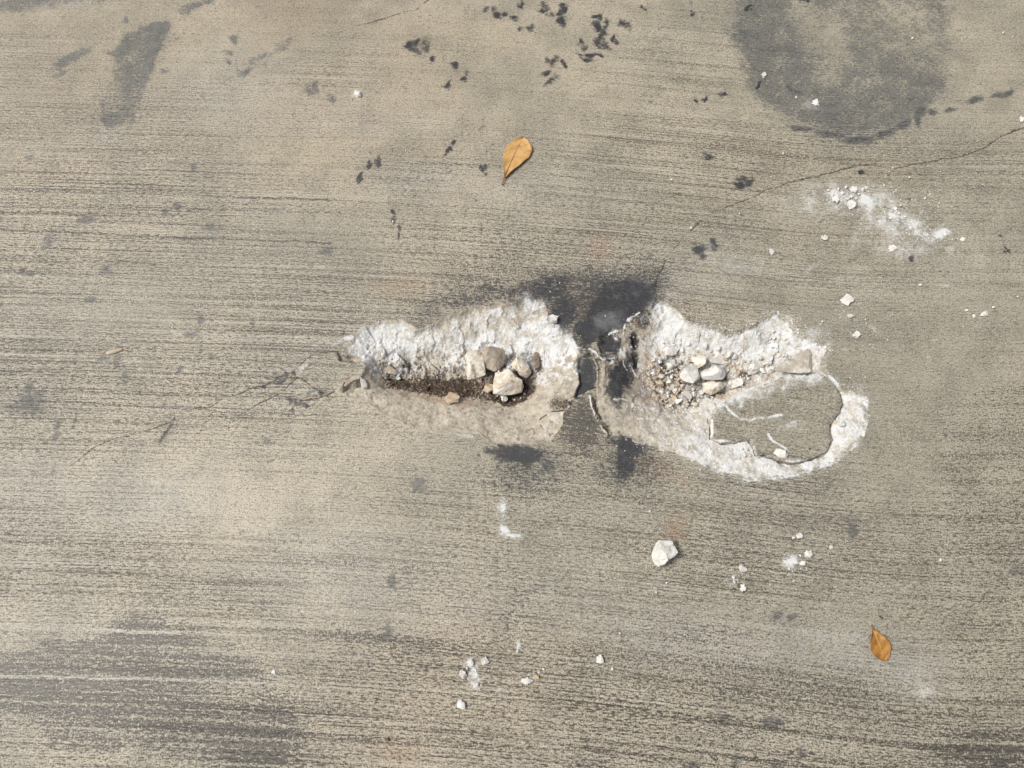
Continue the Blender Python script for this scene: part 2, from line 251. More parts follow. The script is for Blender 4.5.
# right hollow
pr = np.clip(sR, 0, None) / (np.clip(sR, 0, None) + np.clip(-sPR, 0, None) + 1e-3)
lowr = ss(py, 372, 398)
dr = np.where(sR > 0, .028 * ((1 - lowr) * pr ** .9 + lowr * pr ** 2.4) + .0010 * ss(sR, 0, 4), 0)
rf = np.clip(sR, 0, None) / (np.clip(sR, 0, None) + np.clip(-sF, 0, None) + 1e-3)
dr = np.maximum(dr, np.where(sR > 0, .0075 * rf ** 1.5, 0))
dr += np.where(sPR > 0, .004 * ss(sPR, 0, 8), 0)
dr = np.where(sF > -1.5 + 7 * fbm(xs_ * 70, ys_ * 70, 171, 3), np.maximum(dr, .016), dr)
inL = ss(sL, -.8, .8); inR = ss(sR, -.8, .8)
ins = np.maximum(inL, inR)
pit = np.maximum(ss(sPL, -6, 3), ss(sPR, -6, 3))
rough = ins * ss(np.maximum(sL, sR), 0, 7)
z = -np.maximum(dl, dr)
band = ss(py, 334, 348) * ss(-py, -376, -366) * (px < 545)
crag = .75 * band + np.where(sL > 0, .62 - .40 * low, .48 - .33 * ss(py, 395, 425)) + .35 * pit
nb = fbm(xs_ * 48, ys_ * 48, 131, 4, .42)
z += rough * (crag * (.0052 * fc1 + .0016 * fc2) + .0068 * nb + crag * .0022 * n1 + .0006 * n2) + pit * ins * (.0022 * (.6 - f3) + .003 * (.5 - f2))
# black splash column and slots between the hollows
def slot(pts, depth, soft=1.8, rag=1.4):
    s = sdf(pts, 14)(px + rag * wx, py + rag * wy); return -depth * ss(s, -soft, soft)
for pts, d in [(COLUMN, .009), ([(600,337),(606,335),(611,331),(617,336),(615,343),(618,349),(609,350),(603,353),(600,346),(604,342)], .005), ([(632,332),(638,335),(639,345),(634,343)], .007), ([(634,350),(640,350),(642,360),(638,362)], .007),
               ([(593,399),(597,402),(603,414),(603,419),(597,411)], .010), ([(606,426),(609,427),(614,437),(610,438)], .009), ([(347,381),(358,377),(362,384),(352,388),(344,391)], .010), ([(338,351),(345,357),(360,357),(364,361),(350,362),(340,358)], .008),
               ([(320,391),(330,393),(331,396),(322,396)], .004), ([(772,452),(783,457),(790,466),(782,464)], .007), ([(811,446),(821,452),(812,457)], .006), ([(595,355),(600,358),(603,372),(601,388),(597,384),(598,366)], .006)]:
    z += slot(pts, d)
# ridges (thin upstanding broken lips)
RIDG = [([(573,350),(582,347),(593,350),(601,355),(608,362)],3.0),([(595,347),(602,341),(610,335),(617,332)],2.4),([(623,330),(631,317),(640,311)],4.0),([(606,352),(615,351),(620,346)],1.8),([(610,364),(618,358),(624,350)],2.6),([(560,415),(567,408),(568,397),(581,394),(588,391)],3.0),([(588,391),(589,401),(595,413),(602,426),(611,438)],3.6),([(625,333),(626,350),(632,360),(640,370)],3.2),([(624,356),(628,366)],2.0),([(590,352),(603,358),(613,357),(625,351),(633,344)],2.2),([(612,335),(619,341),(622,352)],2.2),([(630,360),(637,365),(643,372)],1.8),([(600,364),(612,361),(619,354)],2.0)]
rid = np.zeros_like(z)
for pts, wd in RIDG:
    d = np.full(z.shape, 1e9)
    for a, b in zip(pts, pts[1:]): d = np.minimum(d, segd(px + 1.6 * wx + 1.5 * n1 * 2, py + 1.6 * wy, a, b)[0])
    wv = .58 * wd * (.36 + 1.2 * 1.0 * fbm(xs_ * 130, ys_ * 130, 71, 3)); rid = np.maximum(rid, (1 - ss(d + 1.6 * n2, wv * .5, wv * .5 + 1.3)) * ss(wv, .1, .7))
z += .0007 * rid
Z[S] = z
# masks of the damage
put('spall', np.maximum(ss(sL + 3 * n1, -1.5, 1.5), ss(sR + 5 * n1, -2.5 + 2 * ss(px, 680, 720), 2 + 7 * ss(px, 680, 720))), S)
put('powder', .72 * ss(px, 670, 710) * ss(sR + 8 * n1, -5, 6) * (.70 + 1.4 * n1), S)
put('powder', (.62 * ss(np.maximum(np.where(py < 372, sL, -99), np.where(px > 640, sR, -99)), -9, 2)) * (.55 + 1.2 * n1 + .8 * n2), S)
upw = ins * (1 - low) * (px < 590)
POW = np.clip(ss(n1 * 2.0 + .52 + .35 * (f2 - .5), .2, .8), 0, 1)
put('powder', inL * (1 - ss(py, 352 + 10 * n1 * 4, 372 + 10 * n1 * 4)) * ss(sL, -2, 6) * (.55 + .45 * POW), S)
put('powder', inR * (1 - ss(py, 346, 372)) * ss(px, 640, 660) * (.55 + .5 * POW) * ss(sR, -1, 5), S)
ring = inR * ss(px + (py - 420) * .3, 640, 720) * ss(py, 385, 400) * ss(-sF, -1, 2)
put('powder', ring * (.50 + .45 * POW), S)
put('powder', inL * ss(px, 520, 545) * ss(-py, -415, -380) * POW * .75, S); put('powder', inR * ss(py, 395, 440) * ss(px, 600, 690) * POW * .55, S)
put('powder', np.clip(.80 + 1.6 * n1, 0, 1) * rid, S); put('spall', rid, S)
soilL = ss(sPL, -5, 4) * ss(-px, -545, -440) * ss(py + 30 * n1, 362, 374)
put('soil', ins * soilL * (.75 + .6 * (id3 - .3)), S); put('soil', ins * ss(sPR, -3, 5) * .80 * ss(id2, .25, .7), S)  # right pit: dark soil tone also paints the shaded gaps between crumbs
put('soil', inL * ss(sPL, -2, 4) * .85 * ss(px, 470, 500), S)
put('rust', ins * ss(-np.abs(py - 391 - 8 * n1), -12, -2) * ss(px, 380, 420) * ss(-px, -480, -440) * .5, S)
blobs2 = [('rust', 755, 371, 24, 7, -20, .9), ('rust', 728, 386, 30, 6, -18, .55), ('rust', 770, 366, 12, 5, -30, .7), ('rust', 655, 372, 16, 22, 0, .5), ('rust', 660, 392, 18, 12, 0, .45), ('rust', 505, 372, 34, 20, 0, .55), ('rust', 645, 322, 9, 12, 20, .6), ('rust', 806, 352, 6, 5, 0, .55), ('rust', 700, 352, 12, 5, 0, .5), ('rust', 440, 395, 40, 7, 5, .5), ('soil', 455, 384, 24, 7, 5, .85),
          ('oil', 620, 392, 8, 22, 15, .6), ('oil', 622, 372, 15, 18, 0, .95), ('oil', 635, 339, 6, 10, 0, 1), ('oil', 610, 343, 11, 11, 0, 1), ('oil', 634, 357, 8, 12, 0, .85), ('oil', 618, 384, 10, 16, 20, 1), ('oil', 606, 358, 12, 7, 0, .7), ('pale', 628, 345, 5, 12, 0, .9), ('oil', 560, 424, 10, 14, 15, .2), ('grey', 618, 410, 26, 22, 30, .45), ('grey', 625, 385, 24, 26, 30, .6), ('grey', 560, 392, 30, 22, 0, .20), ('grey', 530, 425, 26, 14, 0, .2), ('soil', 645, 318, 7, 9, 20, .6), ('soil', 560, 404, 12, 8, -20, .55)]
for q in blobs2: blob(*q[:6], q[6], .7, 1.5)
area('oil', BLACK, .98, 8, 3.5); area('oil', COLUMN, .95, 2.5, 2)
blob('warm', 582, 425, 26, 30, 10, .7, .9, 2); blob('dirt', 582, 425, 26, 30, 10, 1.0, .8, 2); blob('dirt', 640, 462, 40, 18, 20, .6, .9, 2)
area('dirt', [(578,262),(668,262),(668,300),(652,312),(590,345),(566,330),(560,300)], .9, 22, 3)
blob('oil', 521, 454, 29, 10, 4, 1.0, .6, 2); blob('oil', 500, 452, 14, 5, 0, .8, .7, 2); blob('oil', 520, 466, 26, 16, 5, .55, .9, 2); blob('oil', 525, 480, 10, 10, 0, .4, .9, 2)
area('oil', [(612,438),(624,436),(640,444),(644,448),(638,458),(634,474),(620,476),(614,458)], 1.0, 9, 3.5, rag2=.3); blob('oil', 622, 480, 14, 12, 0, .45, .9, 2)
for q in [(610,300,54,34,0,.62),(585,330,22,30,20,.7),(548,290,34,16,-6,.85),(562,312,16,24,10,.9),(515,290,34,11,-12,.62),(475,297,46,12,-16,.52),(438,310,26,12,-32,.45),(650,285,26,22,0,.45),(660,300,14,16,0,.45),(525,462,44,24,4,.48),(515,482,30,14,0,.35),(628,462,34,24,15,.52),(650,478,30,14,20,.35),(585,440,30,18,10,.30),(567,320,14,18,0,.55),(590,425,16,26,0,.30)]:
    blob('oil', *q[:5], q[5], .95, 3)
blob('oil', 655, 303, 5, 9, 0, .75, .7); blob('oil', 545, 285, 30, 12, -10, .35, .9, 2); blob('oil', 490, 288, 40, 10, -12, .22, .9, 2); blob('pale', 608, 322, 16, 8, -20, .8, .9, 1.5)  # last pale blob: sheen in the middle of the black stain, painted in
for pts, wd, v, ch in [([(724,408),(733,416),(742,419),(760,416),(782,416)],2,.8,'powder'),([(735,395),(718,404),(728,412),(740,420)],3.6,.9,'powder'),([(768,434),(772,440),(786,449)],1.8,.9,'powder'),([(783,427),(795,424)],5,.5,'powder'),([(756,418),(790,417)],5,.35,'powder'),([(790,408),(796,402)],1.5,.5,'powder'),([(712,438),(735,442),(749,439),(757,454)],3.4,.95,'powder'),([(785,461),(810,459),(826,451)],4,.9,'powder'),([(829,378),(840,391)],4,.9,'powder'),([(711,400),(730,400),(754,390),(776,381),(790,374),(810,374)],12,.72,'powder'),([(785,398),(800,396)],3,.2,'powder'),([(316,346),(326,342),(338,343),(352,338)],3,.82,'powder'),([(298,372),(308,362)],3,.6,'powder'),([(290,388),(318,392)],2,.45,'powder'),([(323,400),(344,402)],5,.3,'powder'),([(520,450),(560,448)],3,.15,'powder'),([(470,437),(450,434)],3,.5,'powder')]:  # stroke along the plate's lower left edge paints a lit edge
    line(ch, pts, wd, v, 2.0, 1.0)
line('rust', [(713,399),(735,391),(757,383),(770,376)], 9, .55, 3, 1)
# hammer marks: fuzzy pale strokes running off the broken faces; grey strokes paint cavity shade
for i in range(1500):
    if i % 3 == 0: cx, cy, an = rng.uniform(350, 470), rng.uniform(322, 366), rng.normal(70, 35)
    elif i % 3 == 1: cx, cy, an = rng.uniform(650, 830), rng.uniform(305, 365), rng.normal(55, 30)
    else: cx, cy, an = rng.uniform(610, 870), rng.uniform(395, 480), rng.normal(25, 50)
    if max(float(sL_(np.array([cx]), np.array([cy]))[0]), float(sR_(np.array([cx]), np.array([cy]))[0])) < 0.5 or float(sF_(np.array([cx]), np.array([cy]))[0]) > -1: continue
    a = math.radians(an); L = rng.uniform(1.5, 6)
    line('powder', [(cx, cy), (cx + L * math.cos(a), cy + L * math.sin(a))], rng.uniform(.3, 1.0), rng.uniform(.5, .85), 1.1, 1.2) if rng.random() < .62 else \
        line('grey', [(cx, cy), (cx + L * math.cos(a), cy + L * math.sin(a))], .6, rng.uniform(.25, .6), .9, .8)
area('powder', [(432,322),(470,309),(518,300),(538,300),(543,312),(530,322),(500,324),(470,334),(440,336)], .30, 6, 3, 'sub', rag2=.3)
blob('powder', 606, 420, 14, 20, 20, .4, .9, 3, 'sub'); blob('powder', 545, 395, 20, 12, 0, .35, .9, 3, 'sub'); blob('powder', 410, 358, 40, 8, 0, .3, .9, 3, 'sub')
blob('grey', 553, 318, 14, 9, -40, .5, .9, 2); blob('grey', 526, 318, 10, 5, -30, .6, .9, 2); blob('grey', 420, 352, 50, 8, 0, .45, .95, 3); blob('soil', 400, 362, 30, 6, 0, .5, .9, 3)
# hairline cracks: narrow grooves with dirt in them
CR = [([(70,466),(96,447),(108,442),(140,432),(160,425),(172,420),(184,412),(196,408),(209,408),(222,400),(236,396),(250,388),(265,384),(282,378),(298,377),(318,390),(334,391)],.75),([(176,417),(166,432),(160,444)],1.5),([(298,377),(284,391),(262,402),(240,414)],.7),([(334,391),(318,399),(300,400)],.9),([(222,400),(206,420),(196,440)],.5),([(690,232),(712,213),(742,202),(765,191),(787,183),(815,176),(836,171),(858,165),(874,165),(890,169),(898,168),(910,164),(930,161),(955,158),(968,154),(984,147),(1000,136),(1024,128),(1050,118)],.75),([(684,236),(664,262),(655,284)],.7),([(772,371),(786,361),(798,354),(809,348),(812,358),(811,373)],1.2),([(336,351),(318,352),(300,365)],.8),([(340,31),(390,16),(415,9),(440,-6)],.7),([(540,418),(548,412),(562,411)],1.0),([(541,424),(551,436)],.7)]
for pts, wd in CR:
    sl_, d = line('dirt', pts, wd, .0, .8, .8)
    wv = wd * np.clip(.6 + 1.5 * fbm(X[sl_] * 40, Y[sl_] * 40, 5, 3), 0.28, 1.2); k = (1 - ss(d, wv * .3, wv * .3 + .9)) * (.35 + .65 * ss(wv, .05, .5)); kk = k
    Z[sl_] -= .0010 * wd * k; A['soil'][sl_] = np.maximum(A['soil'][sl_], np.clip(kk, 0, 1) * .74)
Z += np.where(inview, .0012 * fbm(X * 12, Y * 12, 90, 3) * (1 - A['spall']) + .0004 * A['powder'], 0)
def gz(x, y):
    i = np.clip(np.searchsorted(gy, y) - 1, 0, NR - 2); j = np.clip(np.searchsorted(gx, x) - 1, 0, NC - 2)
    fy_ = (y - gy[i]) / (gy[i + 1] - gy[i]); fx_ = (x - gx[j]) / (gx[j + 1] - gx[j])
    return float((Z[i, j] * (1 - fx_) + Z[i, j + 1] * fx_) * (1 - fy_) + (Z[i + 1, j] * (1 - fx_) + Z[i + 1, j + 1] * fx_) * fy_)

# broom direction: the strokes bend as the broom was pulled across
tx = np.linspace(-1.2, 1.4, 400)
ang = np.interp(tx, [-.8, -.4, .05, .3, .42, .55, .65, 1.2], np.radians([1.6, 1.9, 5.2, 7.0, 7.0, 3.0, .6, .6]))
F = np.concatenate([[0], np.cumsum(np.tan(ang[:-1]) * np.diff(tx))])
BV = Y + np.interp(X, tx, F) + .004 * fbm(X * 2.2, Y * 5, 50, 2); BU = X

# ------------------------------------------------------------------ materials
class NB:
    def __init__(s, name):
        s.m = bpy.data.materials.new(name); s.m.use_nodes = True; s.t = s.m.node_tree; s.t.nodes.clear()
        s.b = s.n('ShaderNodeBsdfPrincipled'); o = s.n('ShaderNodeOutputMaterial'); s.l(s.b.outputs[0], o.inputs[0])
    def n(s, t): return s.t.nodes.new(t)
    def l(s, a, b): s.t.links.new(a, b)
    def inp(s, sock, v):
        if isinstance(v, (int, float)): sock.default_value = v
        elif isinstance(v, (tuple, list)): sock.default_value = v
        else: s.l(v, sock)
    def attr(s, n, vec=False):
        a = s.n('ShaderNodeAttribute'); a.attribute_name = n; return a.outputs['Vector' if vec else 'Fac']
    def mth(s, op, a, b=0.0, c=None, clamp=False):
        m = s.n('ShaderNodeMath'); m.operation = op; m.use_clamp = clamp; s.inp(m.inputs[0], a); s.inp(m.inputs[1], b)
        if c is not None: s.inp(m.inputs[2], c)
        return m.outputs[0]
    def vmul(s, v, k):
        m = s.n('ShaderNodeVectorMath'); m.operation = 'MULTIPLY'; s.l(v, m.inputs[0]); m.inputs[1].default_value = k; return m.outputs[0]
    def noise(s, v, sc=1.0, det=2.0, rough=.5, dist=0.0):
        n = s.n('ShaderNodeTexNoise'); s.l(v, n.inputs['Vector']); n.inputs['Scale'].default_value = sc; n.inputs['Detail'].default_value = det
        n.inputs['Roughness'].default_value = rough; n.inputs['Distortion'].default_value = dist; return n.outputs['Fac']
    def voro(s, v, sc, out='Distance'):
        n = s.n('ShaderNodeTexVoronoi'); s.l(v, n.inputs['Vector']); n.inputs['Scale'].default_value = sc; return n.outputs[out]
    def sm(s, x, a, b, lo=0.0, hi=1.0):
        m = s.n('ShaderNodeMapRange'); m.interpolation_type = 'SMOOTHSTEP'; s.inp(m.inputs['Value'], x)
        for k, q in zip(('From Min', 'From Max', 'To Min', 'To Max'), (a, b, lo, hi)): s.inp(m.inputs[k], q)
        return m.outputs[0]
    def mix(s, f, a, b):
        m = s.n('ShaderNodeMix'); m.data_type = 'RGBA'; s.inp(m.inputs[0], f)
        for i, q in ((6, a), (7, b)): s.inp(m.inputs[i], tuple(q) + (1,) if isinstance(q, tuple) and len(q) == 3 else q)
        return m.outputs[2]
    def bump(s, h, dist, strength=1.0, prev=None):
        b = s.n('ShaderNodeBump'); b.inputs['Distance'].default_value = dist; s.inp(b.inputs['Strength'], strength); s.l(h, b.inputs['Height'])
        if prev: s.l(prev, b.inputs['Normal'])
        return b.outputs[0]
    def geo(s): return s.n('ShaderNodeNewGeometry').outputs['Position']
    def obj(s): return s.n('ShaderNodeTexCoord').outputs['Object']

def concrete():
    b = NB('weathered_concrete'); P = b.geo(); B = b.attr('brush', True)
    st = b.attr('streak')
    sA = b.noise(b.vmul(B, (110, 470, 1)), 1, 3, .6, .3); sB = b.noise(b.vmul(B, (4.5, 400, 1)), 1, 4, .6); sC = b.noise(b.vmul(B, (2.0, 120, 1)), 1, 4, .65)
    sD = b.noise(b.vmul(B, (170, 520, 1)), 1, 2, .6)
    gr = b.noise(P, 650, 2, .6); gm = b.noise(P, 210, 3, .6); mac = b.noise(P, 3.2, 5, .6); mac2 = b.noise(P, 17, 5, .62); mid = b.noise(P, 70, 4, .6)
    # how deep a point sits in the broom grooves
    g = b.mth('ADD', b.mth('MULTIPLY', sA, .42), b.mth('ADD', b.mth('MULTIPLY', sB, .30), b.mth('ADD', b.mth('MULTIPLY', sC, .16), b.mth('MULTIPLY', sD, .22))))
    groove = b.sm(g, .558, .622)
    ridge = b.sm(g, .535, .46)
    fine = b.sm(b.mth('ADD', b.mth('MULTIPLY', gr, .6), b.mth('MULTIPLY', sD, .5)), .57, .68)
    iso = b.noise(P, 430, 3, .65); far_ = b.noise(P, 8.5, 4, .6)
    def broken(a, lo, hi, k=1.0):
        nn = b.mth('SUBTRACT', b.mth('ADD', b.mth('MULTIPLY', mid, .40), b.mth('ADD', b.mth('MULTIPLY', gm, .30), b.mth('MULTIPLY', sA, .30))), .50)
        return b.sm(b.mth('MULTIPLY_ADD', nn, k * 3.2, a), lo, hi)
    c = b.mix(b.sm(mac, .40, .60), (.388, .342, .258), (.286, .264, .204))
    c = b.mix(b.mth('MULTIPLY', b.sm(far_, .46, .66), .45), c, (.222, .205, .158))
    c = b.mix(b.mth('MULTIPLY', b.sm(mac2, .48, .70), .50), c, (.230, .210, .160))
    c = b.mix(b.mth('MULTIPLY', b.sm(mac2, .48, .34), .40), c, (.43, .385, .295))
    c = b.mix(b.attr('warm'), c, b.mix(b.sm(mid, .3, .7), (.34, .255, .17), (.28, .215, .145)))
    c = b.mix(b.mth('MULTIPLY', b.attr('pale'), b.sm(mid, .25, .65)), c, (.40, .40, .39))
    c = b.mix(b.attr('olive'), c, b.mix(b.sm(mac2, .4, .65), (.285, .268, .210), (.222, .208, .163)))
    ag = b.mth('MULTIPLY_ADD', b.mth('SUBTRACT', b.noise(P, 26, 6, .7), .5), b.mth('MULTIPLY', b.attr('grey'), 2.0), b.attr('grey')); gy_ = b.mth('ADD', b.mth('MULTIPLY', broken(ag, .28, .72, 1.7), .55), b.mth('MULTIPLY', b.sm(ag, .1, .9), .45))
    c = b.mix(b.mth('MULTIPLY', gy_, .88), c, b.mix(b.sm(mid, .35, .65), (.072, .077, .077), (.132, .134, .127)))
    c = b.mix(b.mth('MULTIPLY', ridge, b.mth('MULTIPLY_ADD', st, .55, .10)), c, b.mix(gy_, (.50, .455, .39), (.25, .24, .22)))
    sE = b.noise(b.vmul(B, (1.1, 190, 1)), 1, 2, .5)
    sF_ = b.noise(b.vmul(B, (1.6, 360, 1)), 1, 2, .5)
    d = b.attr('dirt')
    dn = b.mth('ADD', b.mth('MULTIPLY', sA, .35), b.mth('ADD', b.mth('MULTIPLY', gm, .25), b.mth('ADD', b.mth('MULTIPLY', iso, .45), b.mth('MULTIPLY', sC, .25))))
    dm = b.mth('ADD', b.mth('MULTIPLY', b.sm(b.mth('MULTIPLY_ADD', b.mth('SUBTRACT', dn, .65), b.mth('MULTIPLY_ADD', b.sm(d, 0, .3), 1.5, 5.5), d), .32, .72), .80), b.mth('MULTIPLY', b.sm(d, .1, 1.0), .20))
    c = b.mix(b.mth('MULTIPLY', dm, .92), c, b.mix(iso, (.035, .033, .028), (.096, .089, .075)))
    c = b.mix(b.mth('MULTIPLY', fine, b.mth('MULTIPLY_ADD', st, .35, .50)), c, (.055, .047, .034))
    c = b.mix(b.mth('MULTIPLY', b.sm(iso, .525, .63), b.mth('MULTIPLY_ADD', gm, .85, b.mth('MULTIPLY', st, .40))), c, (.062, .053, .040))
    c = b.mix(b.mth('MULTIPLY', b.sm(iso, .46, .34), .60), c, b.mix(b.mth('MAXIMUM', gy_, dm), (.50, .46, .39), (.24, .23, .205)))
    c = b.mix(b.mth('MULTIPLY', b.sm(sE, .61, .69), b.mth('MULTIPLY', b.mth('MULTIPLY', st, .95), b.sm(iso, .38, .54))), c, (.05, .042, .032))
    c = b.mix(b.mth('MULTIPLY', b.sm(sE, .39, .31), b.mth('MULTIPLY', st, .42)), c, b.mix(b.mth('MAXIMUM', gy_, dm), (.50, .46, .395), (.23, .215, .19)))
    c = b.mix(b.mth('MULTIPLY', b.sm(sF_, .57, .67), b.mth('MULTIPLY', b.mth('MULTIPLY_ADD', st, .95, .08), b.sm(iso, .34, .54))), c, (.055, .047, .034))
    c = b.mix(b.mth('MULTIPLY', b.sm(sF_, .42, .33), b.mth('MULTIPLY', st, .34)), c, b.mix(b.mth('MAXIMUM', gy_, dm), (.50, .46, .385), (.22, .21, .18)))
    c = b.mix(b.mth('MULTIPLY', groove, b.mth('MULTIPLY_ADD', st, .80, .14)), c, (.042, .035, .026))
    # broken cement: sand and stone of the inside of the slab
    sp = b.attr('spall'); vcol = b.voro(P, 240, 'Color')
    sepv = b.n('ShaderNodeSeparateColor'); b.l(vcol, sepv.inputs[0]); rv = sepv.outputs[0]
    sc_ = b.mix(b.sm(b.noise(P, 60, 5, .65), .3, .7), (.48, .43, .35), (.335, .298, .24))
    sc_ = b.mix(b.mth('MULTIPLY', b.sm(rv, .75, .9), .35), sc_, (.60, .55, .47))
    sc_ = b.mix(b.mth('MULTIPLY', b.sm(rv, .16, .06), .6), sc_, (.20, .17, .135))
    sc_ = b.mix(b.mth('MULTIPLY', b.sm(gr, .55, .75), .35), sc_, (.21, .175, .13))
    sc_ = b.mix(b.mth('MULTIPLY', b.sm(b.noise(P, 28, 5, .65), .50, .66), .55), sc_, (.24, .20, .155))
    sc_ = b.mix(b.mth('MULTIPLY', gy_, .55), sc_, (.20, .19, .175))
    c = b.mix(b.sm(b.mth('MULTIPLY_ADD', b.mth('SUBTRACT', gm, .5), .8, sp), .35, .65), c, sc_)
    c = b.mix(b.mth('MULTIPLY', b.attr('rust'), b.sm(mid, .35, .65)), c, (.30, .165, .085))
    so_ = b.sm(b.mth('MULTIPLY_ADD', b.mth('SUBTRACT', b.voro(P, 330), .45), .5, b.attr('soil')), .25, .7)
    c = b.mix(so_, c, b.mix(gr, (.022, .016, .012), (.085, .058, .038)))
    ao = b.attr('oil'); ol = b.mth('ADD', b.mth('MULTIPLY', broken(ao, .28, .75, 1.2), .6), b.mth('MULTIPLY', b.sm(ao, .05, .9), .4))
    c = b.mix(b.mth('MULTIPLY', ol, .96), c, b.mix(b.sm(b.mth('ADD', mid, b.mth('MULTIPLY', b.attr('pale'), .5)), .5, 1.0), (.021, .022, .026), (.11, .11, .117)))
    clump = b.mth('ADD', b.mth('MULTIPLY', b.sm(b.noise(P, 38, 4, .6), .38, .60), .65), .42)
    clump = b.mth('MULTIPLY_ADD', b.sm(sp, .3, .6), b.mth('SUBTRACT', b.mth('MULTIPLY_ADD', mid, .5, .75), clump), clump)
    clump = b.mth('MAXIMUM', clump, b.sm(b.attr('powder'), .85, .95))
    pw = b.mth('MULTIPLY', b.attr('powder'), clump)
    pm = b.sm(b.mth('MULTIPLY_ADD', b.mth('SUBTRACT', b.mth('ADD', b.mth('MULTIPLY', gm, .5), b.mth('MULTIPLY', gr, .5)), .5), 2.6, pw), .32, .90)
    pm = b.mth('ADD', b.mth('MULTIPLY', pm, .64), b.mth('MULTIPLY', b.sm(pw, .05, .95), .36))
    c = b.mix(b.mth('MULTIPLY', pm, .84), c, b.mix(gm, (.57, .585, .59), (.72, .735, .742)))
    b.l(c, b.b.inputs['Base Color'])
    b.inp(b.b.inputs['Roughness'], b.sm(b.mth('MAXIMUM', sp, pw), 0, .6, .40, .95)); b.b.inputs['Specular IOR Level'].default_value = .5
    hh = b.mth('MULTIPLY', b.mth('SUBTRACT', .5, g), b.mth('MULTIPLY_ADD', st, 1.0, .25))
    hh = b.mth('MULTIPLY', hh, b.mth('SUBTRACT', 1.0, b.mth('MULTIPLY', sp, 1.0)))
    n1_ = b.bump(hh, .0026)
    hg = b.mth('ADD', b.mth('MULTIPLY', gr, b.mth('MULTIPLY_ADD', sp, .6, .45)), b.mth('MULTIPLY', gm, b.mth('MULTIPLY_ADD', sp, .8, .3)))
    b.l(b.bump(hg, .0009, 1.0, n1_), b.b.inputs['Normal'])
    return b.m
def stone_mat(name, light, dark, dirt, amount, dustc=(.74, .73, .70), dust=.5):
    b = NB(name); O = b.obj(); r = b.n('ShaderNodeObjectInfo').outputs['Random']
    off = b.n('ShaderNodeVectorMath'); off.operation = 'ADD'; b.l(O, off.inputs[0])
    cmb = b.n('ShaderNodeCombineXYZ'); b.l(b.mth('MULTIPLY', r, 37.0), cmb.inputs[0]); b.l(b.mth('MULTIPLY', r, 11.0), cmb.inputs[1]); b.l(cmb.outputs[0], off.inputs[1])
    V = off.outputs[0]; a = b.noise(V, 60, 4, .6); g = b.noise(V, 420, 3, .6); e = b.noise(V, 130, 4, .6)
    c = b.mix(b.sm(b.mth('ADD', a, b.mth('MULTIPLY', b.mth('SUBTRACT', r, .5), .4)), .35, .65), light, dark)
    c = b.mix(b.mth('MULTIPLY', b.sm(e, .50, .68), amount), c, dirt)
    c = b.mix(b.mth('MULTIPLY', b.sm(g, .5, .70), .6), c, dark)
    c = b.mix(b.mth('MULTIPLY', b.sm(b.noise(V, 95, 4, .6), .48, .62), dust), c, dustc)
    b.l(c, b.b.inputs['Base Color']); b.b.inputs['Roughness'].default_value = .93; b.b.inputs['Specular IOR Level'].default_value = .25
    b.l(b.bump(b.mth('ADD', e, b.mth('MULTIPLY', g, .7)), .0016), b.b.inputs['Normal']); return b.m
M_CON = concrete()
M_CREAM = stone_mat('cream_stone', (.66, .61, .52), (.55, .48, .38), (.30, .18, .095), .75, (.74, .73, .70), dust=.55)
M_GREY = stone_mat('grey_brown_stone', (.42, .37, .30), (.33, .28, .22), (.25, .14, .08), .5, dust=.2)
M_WHITE = stone_mat('white_cement_lump', (.66, .645, .61), (.52, .50, .46), (.40, .36, .30), .30, (.72, .73, .73), dust=.6)
M_CRUMB = stone_mat('white_crumb', (.72, .71, .68), (.62, .61, .58), (.6, .55, .47), .2, dust=.5)
M_PALE = stone_mat('pale_broken_cement', (.50, .46, .39), (.38, .345, .285), (.30, .26, .2), .5, (.62, .61, .59), dust=.6)
M_TAN = stone_mat('tan_cement_lump', (.50, .40, .29), (.38, .29, .20), (.25, .14, .08), .5, dust=.2)
M_SOILED = stone_mat('soiled_grain', (.25, .20, .155), (.13, .10, .075), (.07, .042, .028), .6, (.5, .47, .42), dust=.22)
def leaf_mat(name, base, mid_, spot):
    b = NB(name); O = b.obj(); n = b.noise(O, 70, 5, .65); f = b.noise(O, 220, 4, .65)
    c = b.mix(b.sm(n, .35, .7), base, mid_); c = b.mix(b.mth('MULTIPLY', b.sm(f, .54, .68), .7), c, spot)
    e = b.attr('edge'); c = b.mix(b.mth('MULTIPLY', e, .6), c, spot)
    b.l(c, b.b.inputs['Base Color']); b.b.inputs['Roughness'].default_value = .5; b.l(b.bump(n, .001), b.b.inputs['Normal'])
    return b.m
M_LEAF1 = leaf_mat('dry_yellow_leaf', (.53, .325, .125), (.43, .24, .08), (.24, .12, .04))
M_LEAF2 = leaf_mat('dry_ochre_leaf', (.36, .175, .034), (.26, .115, .022), (.16, .065, .014))
def plain(name, c, r=.8):
    b = NB(name); O = b.obj(); k = b.noise(O, 400, 3, .6)
    b.l(b.mix(k, tuple(.75 * q for q in c), tuple(1.2 * q for q in c)), b.b.inputs['Base Color']); b.b.inputs['Roughness'].default_value = r; return b.m
M_RIB = plain('leaf_rib', (.22, .10, .035)); M_RIB2 = plain('pale_leaf_rib', (.52, .30, .10)); M_TWIG = plain('dark_twig', (.06, .045, .035))

